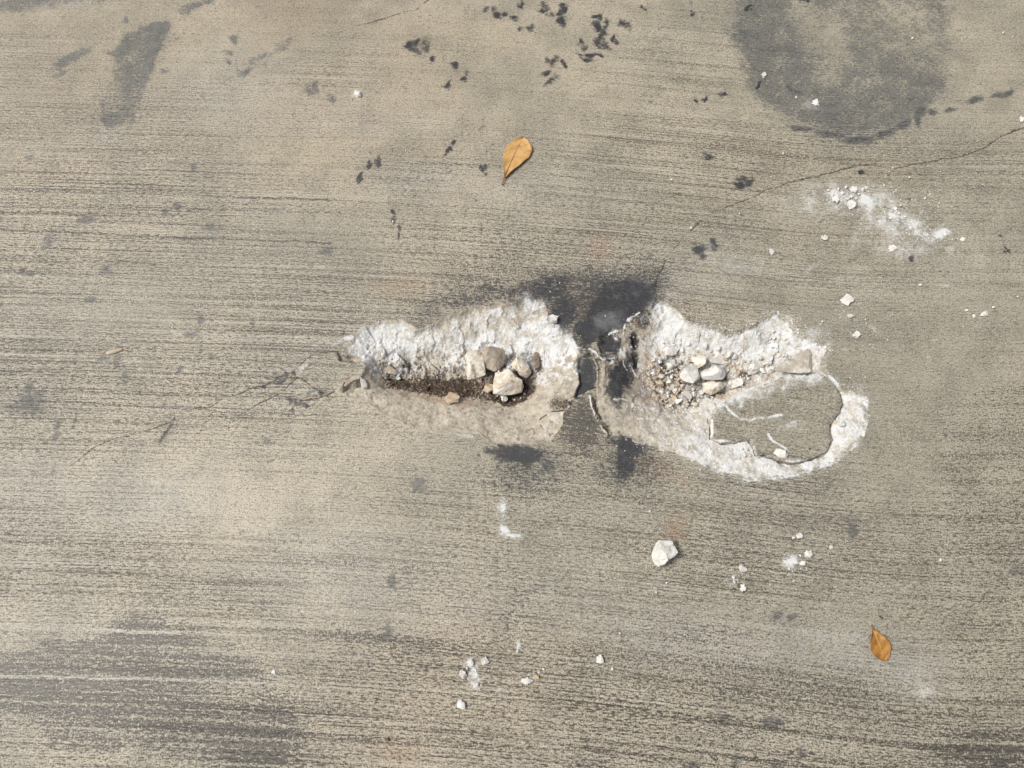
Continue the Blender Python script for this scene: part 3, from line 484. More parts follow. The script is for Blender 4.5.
# ------------------------------------------------------------------ mesh helpers
def tag(o, label=None, cat=None, group=None, kind=None):
    for k, v in (('label', label), ('category', cat), ('group', group), ('kind', kind)):
        if v: o[k] = v
    return o
def grid_mesh(name, cellmask, mat, label=None, parent=None):
    """A mesh of the floor cells chosen by cellmask (rows x columns of cells), with the masks as point attributes."""
    ii, jj = np.nonzero(cellmask)
    q = np.stack([ii * NC + jj, ii * NC + jj + 1, (ii + 1) * NC + jj + 1, (ii + 1) * NC + jj], 1)
    u, inv = np.unique(q.ravel(), return_inverse=True)
    me = bpy.data.meshes.new(name); nv, nf = len(u), len(ii)
    me.vertices.add(nv); me.loops.add(nf * 4); me.polygons.add(nf)
    me.vertices.foreach_set('co', np.stack([X.ravel()[u], Y.ravel()[u], Z.ravel()[u]], 1).astype(np.float32).ravel())
    me.loops.foreach_set('vertex_index', inv.astype(np.int32)); me.polygons.foreach_set('loop_start', np.arange(0, nf * 4, 4, dtype=np.int32))
    me.polygons.foreach_set('use_smooth', np.ones(nf, bool))
    attrs(me, u); me.update(calc_edges=True); me.materials.append(mat)
    o = bpy.data.objects.new(name, me); COL.objects.link(o); o.parent = parent
    return o
def attrs(me, u):
    for n in names: me.attributes.new(n, 'FLOAT', 'POINT').data.foreach_set('value', A[n].ravel()[u].astype(np.float32))
    me.attributes.new('brush', 'FLOAT_VECTOR', 'POINT').data.foreach_set('vector', np.stack([BU.ravel()[u], BV.ravel()[u], np.zeros(len(u))], 1).astype(np.float32).ravel())
cell = lambda a: a[:-1, :-1]
bigL = np.zeros((NR, NC), bool); bigR = bigL.copy(); bigL[S] = sL > .3; bigR[S] = (sR > .3) & (sL <= .3)
mL, mR = cell(bigL), cell(bigR); mG = ~(mL | mR)
ground = tag(grid_mesh('ground', mG, M_CON), 'broom finished grey concrete floor with dark oil stains', kind='structure')
tag(grid_mesh('hollow', mL, M_CON, parent=ground), 'broken hollow with dark soil and cream stones, white chalky upper wall')
tag(grid_mesh('hollow', mR, M_CON, parent=ground), 'broken hollow with white rubble and a chalky curved rim')

# ------------------------------------------------------------------ the loose plate of floor inside the right hollow
FT = -.0012
def plate():
    step = .0011; xw, yw = p2w(np.array([p[0] for p in FRAG]), np.array([p[1] for p in FRAG]))
    ax = np.arange(xw.min() - .004, xw.max() + .004, step); ay = np.arange(yw.min() - .004, yw.max() + .004, step)
    gX, gY = np.meshgrid(ax, ay); qx, qy = w2p(gX, gY)
    wsx = 5 * fbm(gX * 45, gY * 45, 3, 4); wsy = 5 * fbm(gX * 45, gY * 45, 40, 4)
    f = lambda a, b: sF_(a + .5 * wsx, b + .5 * wsy)
    s = f(qx, qy); s = s + 3.2 * fbm(gX * 110, gY * 110, 19, 3) + 1.2 * fbm(gX * 320, gY * 320, 9, 2)
    ins_ = s > 0
    cells = ins_[:-1, :-1] & ins_[1:, :-1] & ins_[:-1, 1:] & ins_[1:, 1:]
    ii, jj = np.nonzero(cells); nc = len(ax)
    q = np.stack([ii * nc + jj, ii * nc + jj + 1, (ii + 1) * nc + jj + 1, (ii + 1) * nc + jj], 1)
    u, inv = np.unique(q.ravel(), return_inverse=True); q = inv.reshape(-1, 4)
    vx, vy, sv = gX.ravel()[u], gY.ravel()[u], s.ravel()[u]
    # boundary loop edges, moved out to the traced edge
    ed = {}
    for a in q:
        for k in range(4):
            e = (int(a[k]), int(a[(k + 1) % 4]))
            ed[e] = 1
    bd = [e for e in ed if (e[1], e[0]) not in ed]
    bv = sorted({v for e in bd for v in e})
    g0, g1 = np.gradient(s, step)
    gyv, gxv = g0.ravel()[u], g1.ravel()[u]; gl = gxv ** 2 + gyv ** 2 + 1e-6
    ba = np.array(bv); mv = np.clip(sv[ba], 0, 1.2) / gl[ba]
    vx[ba] -= mv * gxv[ba]; vy[ba] -= mv * gyv[ba]
    vz = FT + .0012 * fbm(vx * 12, vy * 12, 90, 3) - .0014 * np.exp(-np.clip(sv, 0, 9) / .9) + .002 * (vy - vy.mean()) / .1 * .3
    n = len(u); top = np.stack([vx, vy, vz], 1); mp = {v: n + i for i, v in enumerate(bv)}; mp2 = {v: n + len(bv) + i for i, v in enumerate(bv)}
    j1 = .0012 * fbm(vx[ba] * 300, vy[ba] * 300, 4, 2)
    mid_ = np.stack([vx[ba] + j1, vy[ba] + j1, np.full(len(ba), -.008)], 1); bot = np.stack([vx[ba] - j1, vy[ba], np.full(len(ba), -.024)], 1)
    faces = [tuple(int(x) for x in a) for a in q]
    for a, b_ in bd: faces += [(b_, a, mp[a], mp[b_]), (mp[b_], mp[a], mp2[a], mp2[b_])]
    me = bpy.data.meshes.new('slab_plate'); allv = np.concatenate([top, mid_, bot]); me.from_pydata(allv.tolist(), [], faces)
    # masks looked up from the floor grid
    src = np.concatenate([np.arange(n), ba, ba]); lx, ly = vx[src], vy[src]
    gi = np.clip(np.searchsorted(gy, ly), 0, NR - 1); gj = np.clip(np.searchsorted(gx, lx), 0, NC - 1); idx = gi * NC + gj
    for nm in names:
        v = A[nm].ravel()[idx].copy()
        if nm == 'spall': v[:n] = 0; v[n:] = 1
        if nm == 'soil': v[:] *= 0
        if nm == 'powder': v[n:] = .35
        if nm == 'powder': v[:n] = PLP(vx, vy)
        me.attributes.new(nm, 'FLOAT', 'POINT').data.foreach_set('value', v.astype(np.float32))
    br = np.stack([lx, ly + np.interp(lx, tx, F), np.zeros(len(lx))], 1)
    me.attributes.new('brush', 'FLOAT_VECTOR', 'POINT').data.foreach_set('vector', br.astype(np.float32).ravel())
    for p in me.polygons: p.use_smooth = True
    me.materials.append(M_CON); o = bpy.data.objects.new('slab_plate', me); COL.objects.link(o)
    return tag(o, 'loose plate of broom finished concrete lying in the hollow with the chalky curved rim', 'concrete plate')
def PLP(x, y):
    """white powder on the plate: scratches, dust along its edge towards the rubble, and the lit lower left edge painted white"""
    qx, qy = w2p(x, y); ax_ = 4 * fbm(x * 60, y * 60, 3, 4); ay_ = 4 * fbm(x * 60, y * 60, 40, 4); r = np.zeros(len(x)); qx = qx + ax_; qy = qy + ay_
    for pts, wd, v, sf in [([(720,402),(730,411),(740,418),(750,420),(760,417),(782,416)],1.1,.9,1.8),([(768,434),(772,440),(786,449)],1.1,.95,1.5),([(783,427),(795,424)],4,.45,3),([(756,418),(790,417)],4,.4,3),([(790,408),(796,402)],1.3,.5,1.2),([(785,400),(786,393)],1.0,.4,1),([(711,420),(712,439),(735,443),(749,440),(757,455)],1.2,.9,1.5),([(713,400),(732,397),(754,388),(776,379),(792,373),(812,373)],5,.75,16),([(829,377),(841,390)],2,.8,2),([(785,462),(810,460)],1.5,.8,2)]:  # lower left edge stroke: light caught by the edge, painted white
        for a, b_ in zip(pts, pts[1:]): r = np.maximum(r, v * (1 - ss(segd(qx, qy, a, b_)[0] + (sf > 6) * 14 * fbm(x * 90, y * 90, 8, 3), wd * .5, wd * .5 + sf)))
    e_ = sF_(qx, qy) + 7 * fbm(x * 80, y * 80, 33, 4); r = np.maximum(r, .75 * (1 - ss(e_, .0, 4)) * ss(fbm(x * 45, y * 45, 55, 3), -.12, .12) * (1 - ss(qx, 795, 822) * ss(qy, 380, 388) * ss(-qy, -452, -446)))
    return r
plate()

# ------------------------------------------------------------------ stones, lumps and crumbs
def rock_bm(seed, sub=3, cuts=9, rough=.05, flat=1.0):
    r = random.Random(seed); bm = bmesh.new(); bmesh.ops.create_icosphere(bm, subdivisions=sub, radius=1)
    pl = []
    for _ in range(cuts):
        n = Vector((r.gauss(0, 1), r.gauss(0, 1), r.gauss(0, .8))).normalized(); pl.append((n, r.uniform(.30, .66)))
    off = Vector((r.uniform(0, 50), r.uniform(0, 50), r.uniform(0, 50)))
    for v in bm.verts:
        p = v.co.copy()
        for n, d in pl:
            k = p.dot(n)
            if k > d: p -= n * (k - d)
        p += p.normalized() * (mnoise.fractal(p * 2.6 + off, 1.0, 2.0, 4) * rough)
        v.co = p
    return bm
def to_obj(bm, name, mat, smooth=False):
    me = bpy.data.meshes.new(name); bm.to_mesh(me); bm.free(); me.materials.append(mat)
    if smooth:
        for p in me.polygons: p.use_smooth = True
    o = bpy.data.objects.new(name, me); COL.objects.link(o); return o
def zmin_under(x, y, r): return np.mean([gz(x + r * a, y + r * b) for a, b in ((0, 0), (.6, 0), (-.6, 0), (0, .6), (0, -.6))])
def stone(name, outline, hgt, mat, seed, label, cat, group=None, lift=0.0, sub=4, cuts=12, rough=.04, z=None):
    """A lump whose plan follows the outline (picture points); hgt in metres."""
    cx = sum(p[0] for p in outline) / len(outline); cy_ = sum(p[1] for p in outline) / len(outline)
    x0, y0 = p2w(cx, cy_); x0, y0 = float(x0), float(y0)
    rad = .5 * (max(p[0] for p in outline) - min(p[0] for p in outline)) * .0015
    zz = (zmin_under(x0, y0, rad) if z is None else z) + lift; zc = zz + hgt * .42
    ox, oy = p2w(np.array([p[0] for p in outline]), np.array([p[1] for p in outline]), zc)
    X0, Y0 = p2w(cx, cy_, zc); X0, Y0 = float(X0), float(Y0); ox -= X0; oy -= Y0
    def rad_at(phi):
        c, s = math.cos(phi), math.sin(phi); best = .001
        for k in range(len(ox)):
            ax, ay, bx, by = ox[k], oy[k], ox[(k + 1) % len(ox)], oy[(k + 1) % len(ox)]
            ex, ey = bx - ax, by - ay; dd = c * ey - s * ex
            if abs(dd) < 1e-12: continue
            t_ = (ax * ey - ay * ex) / dd; u_ = (ax * s - ay * c) / dd
            if t_ > 0 and -1e-6 <= u_ <= 1 + 1e-6: best = max(best, t_)
        return best
    tab = [rad_at(2 * math.pi * k / 96) for k in range(96)]
    bm = rock_bm(seed, sub, cuts, rough)
    mxr = [1e-6] * 48                                    # plan radius of the raw lump, per direction
    for v in bm.verts:
        k = int((math.atan2(v.co.y, v.co.x) % (2 * math.pi)) / (2 * math.pi) * 48) % 48; mxr[k] = max(mxr[k], math.hypot(v.co.x, v.co.y))
    zs = [v.co.z for v in bm.verts]; zt, zb = max(zs), min(zs)
    for v in bm.verts:
        rho = math.hypot(v.co.x, v.co.y); phi = math.atan2(v.co.y, v.co.x) % (2 * math.pi)
        k = phi / (2 * math.pi) * 96; i = int(k) % 96; R = tab[i] * (1 - (k - int(k))) + tab[(i + 1) % 96] * (k - int(k))
        m = phi / (2 * math.pi) * 48 - .5; i2 = int(math.floor(m)) % 48; fm = m - math.floor(m); mm = mxr[i2] * (1 - fm) + mxr[(i2 + 1) % 48] * fm
        s = (rho / mm) ** .8 if mm > 1e-5 else 0
        v.co = Vector((R * s * math.cos(phi), R * s * math.sin(phi), (v.co.z - zb) / (zt - zb) * hgt))
    o = to_obj(bm, name, mat, False); o.location = (X0, Y0, zz); return tag(o, label, cat, group)
def ell(cx, cy, w_, h_, seed=0):
    r = random.Random(seed); n = 9; return [(cx + .5 * w_ * math.cos(2 * math.pi * k / n) * r.uniform(.85, 1.15), cy + .5 * h_ * math.sin(2 * math.pi * k / n) * r.uniform(.85, 1.15)) for k in range(n)]

G1 = 'stones in the soil of the broken hollow'
stone('stone', [(464,357),(468,353),(477,350),(482,354),(484,363),(486,375),(477,378),(467,379),(466,369),(467,364)], .030, M_CREAM, 11, 'cream block shaped stone standing beside the grey brown stone in the hollow', 'stone', G1, -.004)
stone('stone', [(481,350),(490,348),(503,349),(506,356),(504,364),(496,372),(486,369),(483,361)], .026, M_GREY, 12, 'flat grey brown stone wedged between the cream stones', 'stone', G1, -.004)
stone('stone', [(493,395),(493,386),(495,374),(502,367),(511,368),(517,374),(524,384),(522,392),(512,395),(503,396)], .034, M_CREAM, 23, 'largest cream stone in the hollow with brown rust stains', 'stone', G1, .000)
stone('stone', [(510,365),(517,359),(524,360),(529,367),(532,373),(527,377),(520,376),(516,371)], .024, M_CREAM, 14, 'pale yellow stone resting above the largest cream stone', 'stone', G1, .002)
stone('stone', [(500,395),(505,394),(508,398),(506,402),(502,401)], .009, M_WHITE, 15, 'small white chip under the foot of the largest cream stone', 'stone', G1, sub=3)
stone('stone', [(444,398),(450,393),(457,393),(460,398),(456,403),(448,404)], .008, M_TAN, 16, 'flat tan chip lying on the lip below the dark soil', 'stone', G1, .001, sub=3)
stone('stone', [(484,386),(488,383),(493,385),(493,391),(488,393),(484,391)], .010, M_TAN, 17, 'small brown lump just left of the largest cream stone', 'stone', G1, sub=3)
stone('stone', [(548,317),(552,315),(558,317),(557,322),(551,323)], .010, M_WHITE, 18, 'white chip on the upper rim beside the black stain', 'stone', None, .001, sub=3)
stone('stone', [(385,369),(390,366),(397,371),(396,375),(388,374)], .008, M_GREY, 19, 'flat grey chip in the dark soil of the hollow', 'stone', G1, .001, sub=3)
stone('stone', [(360,378),(364,377),(368,384),(367,389),(362,389)], .012, M_WHITE, 20, 'white chunk under the lifted lip at the end of the soil trench', 'stone', G1, .000, sub=3)
stone('stone', [(531,358),(536,352),(541,356),(540,368),(535,371)], .014, M_SOILED, 22, 'brown soiled stone beside the pale yellow stone', 'stone', G1, -.004, sub=3)
G2 = 'lumps in the white rubble'
stone('rubble_lump', [(679,376),(684,368),(690,366),(697,371),(700,379),(692,386),(684,383)], .026, M_WHITE, 31, 'angular white lump at the left of the two largest rubble lumps', 'rubble lump', G2, .002)
stone('rubble_lump', [(699,373),(705,368),(716,366),(724,365),(727,373),(723,380),(711,380),(702,379)], .024, M_WHITE, 42, 'longest white rubble lump with a dark gap underneath', 'rubble lump', G2, .003)
stone('rubble_lump', [(702,383),(710,381),(722,383),(724,388),(718,392),(711,395),(704,391)], .020, M_CREAM, 33, 'cream lump with a brown side just below the longest white lump', 'rubble lump', G2, .001)
stone('rubble_lump', [(693,359),(698,357),(706,358),(705,365),(699,368),(694,364)], .018, M_CREAM, 34, 'small cream lump with rusty top above the two largest lumps', 'rubble lump', G2, .002, sub=3)
stone('rubble_lump', [(663,350),(668,345),(675,346),(678,351),(673,356),(666,355)], .012, M_WHITE, 35, 'whitish lump set in the upper left wall of the rubble hollow', 'rubble lump', G2, .002, sub=3)
stone('rubble_lump', [(707,360),(718,356),(729,358),(731,363),(722,365),(711,364)], .012, M_WHITE, 36, 'low white lump in the wall above the longest white lump', 'rubble lump', G2, .000, sub=3)
stone('rubble_lump', [(731,381),(736,378),(742,379),(742,386),(735,388)], .012, M_WHITE, 37, 'pale lump at the right end of the rubble by the rusty streak', 'rubble lump', G2, .002, sub=3)
stone('rubble_lump', [(748,366),(756,361),(764,363),(764,369),(756,373),(749,371)], .014, M_WHITE, 38, 'rounded white lump above the rusty streak', 'rubble lump', G2, .001, sub=3)
stone('rubble_lump', [(764,355),(770,353),(773,358),(771,365),(765,363)], .013, M_WHITE, 39, 'white lump under the pointed shard', 'rubble lump', G2, .001, sub=3)
stone('rubble_lump', [(681,393),(687,391),(692,397),(690,400),(684,397)], .010, M_WHITE, 40, 'wedge of white rubble below the angular white lump', 'rubble lump', G2, .002, sub=3)
stone('shard', [(772,371),(784,362),(797,354),(809,348),(812,353),(811,373),(800,374),(786,372)], .010, M_PALE, 51, 'pointed triangular shard at the upper edge of the concrete plate', 'shard', None, .002, cuts=6, rough=.10, z=-.011)
stone('shard', [(773,452),(777,448),(788,452),(786,458),(779,457)], .009, M_WHITE, 52, 'white shard lying on the bottom edge of the concrete plate', 'shard', None, .003, sub=3, z=-.006)
stone('shard', [(840,419),(845,423),(846,426),(840,426),(837,422)], .009, M_WHITE, 53, 'bright shard in the gap at the right of the concrete plate, outer of two', 'shard', None, .001, sub=3)
stone('shard', [(832,420),(836,419),(838,424),(834,426),(831,424)], .008, M_CREAM, 54, 'cream shard in the gap touching the right edge of the plate', 'shard', None, .001, sub=3)
stone('shard', [(546,413),(557,411),(562,416),(560,427),(553,425)], .008, M_PALE, 55, 'pale flake at the corner of the soil hollow, upper of two', 'shard', None, .000, cuts=6, rough=.12, z=-.009)
stone('shard', [(541,424),(546,421),(552,428),(558,431),(554,438),(548,443),(542,436)], .008, M_PALE, 58, 'pale pointed flake at the corner of the soil hollow, lower of two', 'shard', None, .000, cuts=6, rough=.12, z=-.010)
stone('shard', [(810,447),(815,452),(821,453),(814,456),(811,453)], .007, M_WHITE, 56, 'small pointed shard at the lower right edge of the plate', 'shard', None, .001, sub=3)
stone('shard', [(343,389),(346,382),(352,377),(360,375),(362,379),(355,380),(349,384)], .006, M_GREY, 57, 'grey lifted lip at the far end of the soil hollow', 'shard', None, .004, sub=3, cuts=3, z=-.005)
stone('stone', [(652,556),(653,550),(656,543),(659,540),(664,542),(668,541),(673,543),(675,548),(677,553),(674,557),(668,561),(664,565),(659,567),(654,562)], .026, M_WHITE, 71, 'single large white stone lying apart on the open floor', 'stone', None, -.001, rough=.09)

PEB = [(461,705,9,9,'pale square pebble, lowest of the pebbles near the bottom'),(485,661,8,8,'squarish white pebble beside the dust streak near the bottom'),(471,663,6,9,'pointed white pebble at the head of the dust streak'),(463,674,8,9,'white pebble at the outer side of the dust streak near the bottom'),(476,685,6,6,'white crumb at the lower end of the dust streak'),(527,681,11,7,'long white pebble with a small orange crumb next to it'),(536,677,6,5,'small orange tinted pebble next to the long white pebble'),
       (600,660,8,9,'curled white chip alone on the floor below the large white stone'),(743,569,9,8,'upper pebble of the pair below the chalky rim'),(743,588,7,7,'lower pebble of the pair below the chalky rim'),(808,554,8,8,'largest pebble beside the small powder smudge'),(803,563,6,5,'dull pebble touching the small powder smudge'),(799,536,6,6,'pebble above the small powder smudge'),(831,547,4,5,'tiny pebble away from the powder smudge'),
       (358,94,8,7,'white pebble alone in the upper part of the floor'),(275,672,5,6,'tiny pale pebble on the dark coarse patch'),(835,199,8,7,'white pebble at the outer end of the upper powder patch'),(851,205,12,8,'largest flat white pebble on the upper powder patch'),(854,190,8,6,'white pebble at the top of the upper powder patch'),(825,238,8,6,'white pebble on bare floor just below the upper powder patch'),(892,248,7,6,'round pebble at the lower edge of the upper powder patch'),(847,299,10,10,'round white pebble above the chalky rim, biggest there'),
       (857,335,7,6,'white chip just above the end of the chalky rim'),(850,316,6,4,'flat pebble between the round pebble and the chalky rim'),(772,252,6,5,'white pebble near the twin dark spots'),(764,75,5,5,'white pebble on the large grey stain, upper one'),(816,103,7,5,'flat white pebble on the large grey stain, lower one'),(963,239,5,5,'small pebble to the outer side of the upper powder patch'),(985,314,9,5,'longest of the pale pebbles in the row near the floor edge'),(1022,119,5,6,'white pebble at the very edge beside the long crack')]
for k, (x_, y_, w_, h_, lb) in enumerate(PEB):
    stone('pebble', ell(x_, y_, w_ * .85, h_ * .82, k), .0015 * .42 * (w_ + h_) * .5 + .0015, M_TAN if 'orange tinted' in lb else M_WHITE, 200 + k, lb, 'pebble', 'pebbles scattered over the floor', -.0006, sub=2, cuts=7, rough=.05)

protos = []
for k in range(9):
    bm = rock_bm(400 + k, 2 if k < 5 else 1, 8, .06); bmesh.ops.scale(bm, vec=(.003, .003, .003), verts=bm.verts); protos.append([to_obj(bm, 'crumb', m, False).data for m in (M_WHITE,)][0])
for o in [o for o in COL.objects if o.name.startswith('crumb')]: bpy.data.objects.remove(o)
PM = {}
def crumb(x_, y_, s, label, group, mat, el=1.0, sink=.25, name='crumb'):
    k = random.randrange(9); key = (k, mat.name)
    if key not in PM: me = protos[k].copy(); me.materials.clear(); me.materials.append(mat); PM[key] = me
    wx_, wy_ = p2w(x_, y_); g = gz(float(wx_), float(wy_)); wx_, wy_ = p2w(x_, y_, g); wx_, wy_ = float(wx_), float(wy_); g = gz(wx_, wy_)
    r = s * .00075; o = bpy.data.objects.new(name, PM[key]); COL.objects.link(o)
    o.scale = (r * 370 * el, r * 370, r * 333 * random.uniform(.7, 1.1)); o.rotation_euler = (random.uniform(-.4, .4), random.uniform(-.4, .4), random.uniform(0, 6.28))
    o.location = (wx_, wy_, g + r * (1 - sink)); return tag(o, label, 'crumb', group)
for x_, y_, s in [(842,194,5),(828,191,4),(851,197,5),(862,191,5),(846,188,4),(858,195,4),(838,190,4),(832,195,4),(848,200,5),(866,188,4),(894,209,5),(900,206,4),(899,215,5),(890,219,4),(905,217,4),(884,186,3),(896,212,3),(873,187,3),(856,199,4)]:
    crumb(x_, y_, s, 'white crumb lying in the upper powder patch', 'crumbs in the upper powder patch', M_CRUMB)
for x_, y_, s in [(892,168,5),(889,172,3),(909,178,4),(925,199,4),(929,195,3),(939,204,4),(920,286,5),(973,317,6),(966,311,5),(993,308,5),(796,98,5),(912,39,4),(1003,33,4),(1012,37,3),(783,154,5),(739,214,4),(691,228,5),(812,104,4),(297,313,4),(622,125,4),(560,283,4),(671,180,4),(393,222,5),(352,100,4),(467,668,5),(793,538,5),(789,569,4),(733,577,5),(734,582,4),(518,651,4),(539,672,4),(543,669,5),(645,549,4),(612,669,4),(650,511,3),(640,96,3),(771,177,3),(1017,297,3),(870,345,3),(840,318,3),(822,322,4),(887,340,4),(940,172,3),(982,185,3),(656,592,4),(667,583,4),(604,572,3),(800,556,4),(700,470,3),(716,495,3),(940,560,4),(770,585,3),(620,633,4),(560,556,3),(406,151,3),(363,147,3)]:
    crumb(x_, y_, s * .72, 'tiny white crumb lying loose on the open floor', 'crumbs on the open floor', M_CRUMB)
LAND = [(652,385,'at the end towards the black stain'),(673,351,'beside the lump in the upper left wall'),(689,377,'round the angular white lump'),(699,361,'beside the small rusty topped cream lump'),(713,373,'round the longest white lump'),(711,389,'below the cream lump with a brown side'),(738,384,'beside the pale lump by the rusty streak'),(756,366,'under the rounded white lump'),(720,360,'against the low white lump in the wall'),(678,398,'in the lower corner of the pit'),(770,360,'under the pointed shard')]
placed = []
def scatter(n, inside, box, lo, hi, label, group, mats, gap=.8):
    c = 0; tr = 0
    while c < n and tr < 6000:
        tr += 1; x_ = random.uniform(box[0], box[2]); y_ = random.uniform(box[1], box[3])
        if not inside(x_, y_): continue
        s = lo + (hi - lo) * random.random() ** 2.2
        if any((x_ - a) ** 2 + (y_ - b_) ** 2 < (gap * .5 * (s + q)) ** 2 for a, b_, q in placed): continue
        placed.append((x_, y_, s)); 
        mt = random.choice(mats); lb = label
        if 'white rubble' in label:
            near = min(LAND, key=lambda q: (q[0] - x_) ** 2 + (q[1] - y_) ** 2)[2]
            lb = 'small %s crumb of the rubble %s' % ({'white_crumb': 'white', 'white_cement_lump': 'off-white', 'cream_stone': 'cream', 'tan_cement_lump': 'tan'}[mt.name], near)
        elif 'grain in' in label:
            near = 'near the closed end of the trench' if x_ < 400 else 'along the middle of the trench' if x_ < 440 else 'beside the cluster of cream stones'
            lb = '%s grain in the dark soil %s' % ({'white_crumb': 'white', 'white_cement_lump': 'white', 'cream_stone': 'cream', 'soiled_grain': 'brown', 'grey_brown_stone': 'grey'}[mt.name], near)
        crumb(x_, y_, s, lb, group, mt, random.uniform(.8, 1.5), .3); c += 1
for a in [(689,377,19),(713,373,22),(712,388,19),(699,362,12),(474,364,20),(494,360,22),(508,382,28),(521,368,18)]: placed.append(a)
one = lambda r, x_, y_: float(r(np.array([float(x_)]), np.array([float(y_)]))[0])
scatter(105, lambda a, b_: one(sPR_, a, b_) > -5 + 5 * random.random() and one(sF_, a, b_) < -2, (640, 340, 778, 410), 3, 8.5, 'small crumb of the white rubble between the larger lumps', 'crumbs of the white rubble', [M_CRUMB, M_WHITE, M_CREAM, M_TAN, M_CRUMB])
scatter(16, lambda a, b_: True, (768, 332, 788, 358), 3, 5.5, 'white crumb on the chalky slope above the pointed shard', 'crumbs on the chalky slope', [M_WHITE])
scatter(10, lambda a, b_: True, (660, 340, 682, 358), 2.5, 4.5, 'crumb round the whitish lump in the upper wall', 'crumbs in the upper wall', [M_WHITE])
scatter(34, lambda a, b_: one(sPL_, a, b_) > 0 and (a < 470 or b_ > 392), (362, 352, 540, 402), 2.0, 4.5, 'pale grain in the dark soil of the hollow', 'grains in the dark soil', [M_WHITE, M_CREAM, M_SOILED, M_GREY, M_SOILED])
scatter(12, lambda a, b_: True, (708, 412, 722, 428), 2.5, 5, 'crumb in the gap at the near corner of the concrete plate', 'crumbs in the plate gap', [M_WHITE, M_TAN])
scatter(9, lambda a, b_: one(sF_, a, b_) < -1, (735, 440, 760, 460), 2.5, 4.5, 'crumb along the lower gap of the concrete plate', 'crumbs in the lower gap', [M_WHITE])
# ---- dust grains: far too many to count
def grains(name, pts, label, mat):
    vs, fs = [], []
    for x_, y_, s in pts:
        wx_, wy_ = p2w(x_, y_); wx_, wy_ = float(wx_), float(wy_); g = gz(wx_, wy_); r = s * .00075; b0 = len(vs)
        for k in range(5): a = 1.2566 * k + s * 9; q = r * random.uniform(.7, 1.25); vs.append((wx_ + q * math.cos(a), wy_ + q * math.sin(a), g - r * .2))
        vs += [(wx_ + r * random.uniform(-.4, .4), wy_ + r * random.uniform(-.4, .4), g + r * random.uniform(.5, 1.0))]
        fs += [(b0 + k, b0 + (k + 1) % 5, b0 + 5) for k in range(5)]
    me = bpy.data.meshes.new(name); me.from_pydata(vs, [], fs); me.materials.append(mat)
    o = bpy.data.objects.new(name, me); COL.objects.link(o); return tag(o, label, 'dust', None, 'stuff')
gp = []
for cx, cy, sx, sy, n in [(852,198,22,9,140),(900,220,22,14,150),(935,238,14,8,60),(795,565,9,6,25),(476,676,7,14,40),(733,578,6,8,18),(720,330,60,9,160),(780,325,14,8,70),(690,335,22,12,90),(430,345,36,9,160),(540,330,14,14,80),(760,462,40,9,120),(850,425,9,24,80),(665,420,34,16,150),(800,300,90,40,70),(830,330,30,12,40),(640,500,160,60,40)]:
    gp += [(rng.normal(cx, sx), rng.normal(cy, sy), rng.uniform(.8, 2.2)) for _ in range(n)]
for sdist, box, n, lo, hi in [(sR_, (690, 395, 872, 480), 330, .9, 3.2), (sL_, (352, 318, 560, 360), 330, .9, 3.6), (sR_, (644, 305, 832, 352), 300, .9, 3.4), (sL_, (340, 376, 372, 396), 30, 1, 3)]:
    for _ in range(n * 3):
        a, b_ = rng.uniform(box[0], box[2]), rng.uniform(box[1], box[3])
        if n > 0 and one(sdist, a, b_) > 0 and one(sF_, a, b_) < -2: gp.append((a, b_, lo + (hi - lo) * rng.random() ** 3)); n -= 1
grains('white_dust', gp, 'fine white dust grains around the broken concrete', M_WHITE)
sp = [(rng.uniform(366, 545), rng.uniform(350, 402)) for _ in range(2600)]; sp = [(a, b_, rng.uniform(.7, 2.2) + 1.6 * (rng.random() < .08)) for a, b_ in sp if one(sPL_, a, b_) > -3 and (b_ > 360)][:800]
grains('soil_grains', sp, 'dark soil and sand grains at the bottom of the hollow', M_SOILED)
rp = [(rng.uniform(642, 778), rng.uniform(338, 408)) for _ in range(2200)]; rp = [(a, b_, rng.uniform(1.0, 2.8)) for a, b_ in rp if one(sPR_, a, b_) > -8 and one(sF_, a, b_) < -1][:900]
grains('rubble_grit', rp, 'fine cream grit between the white rubble lumps', M_CREAM)

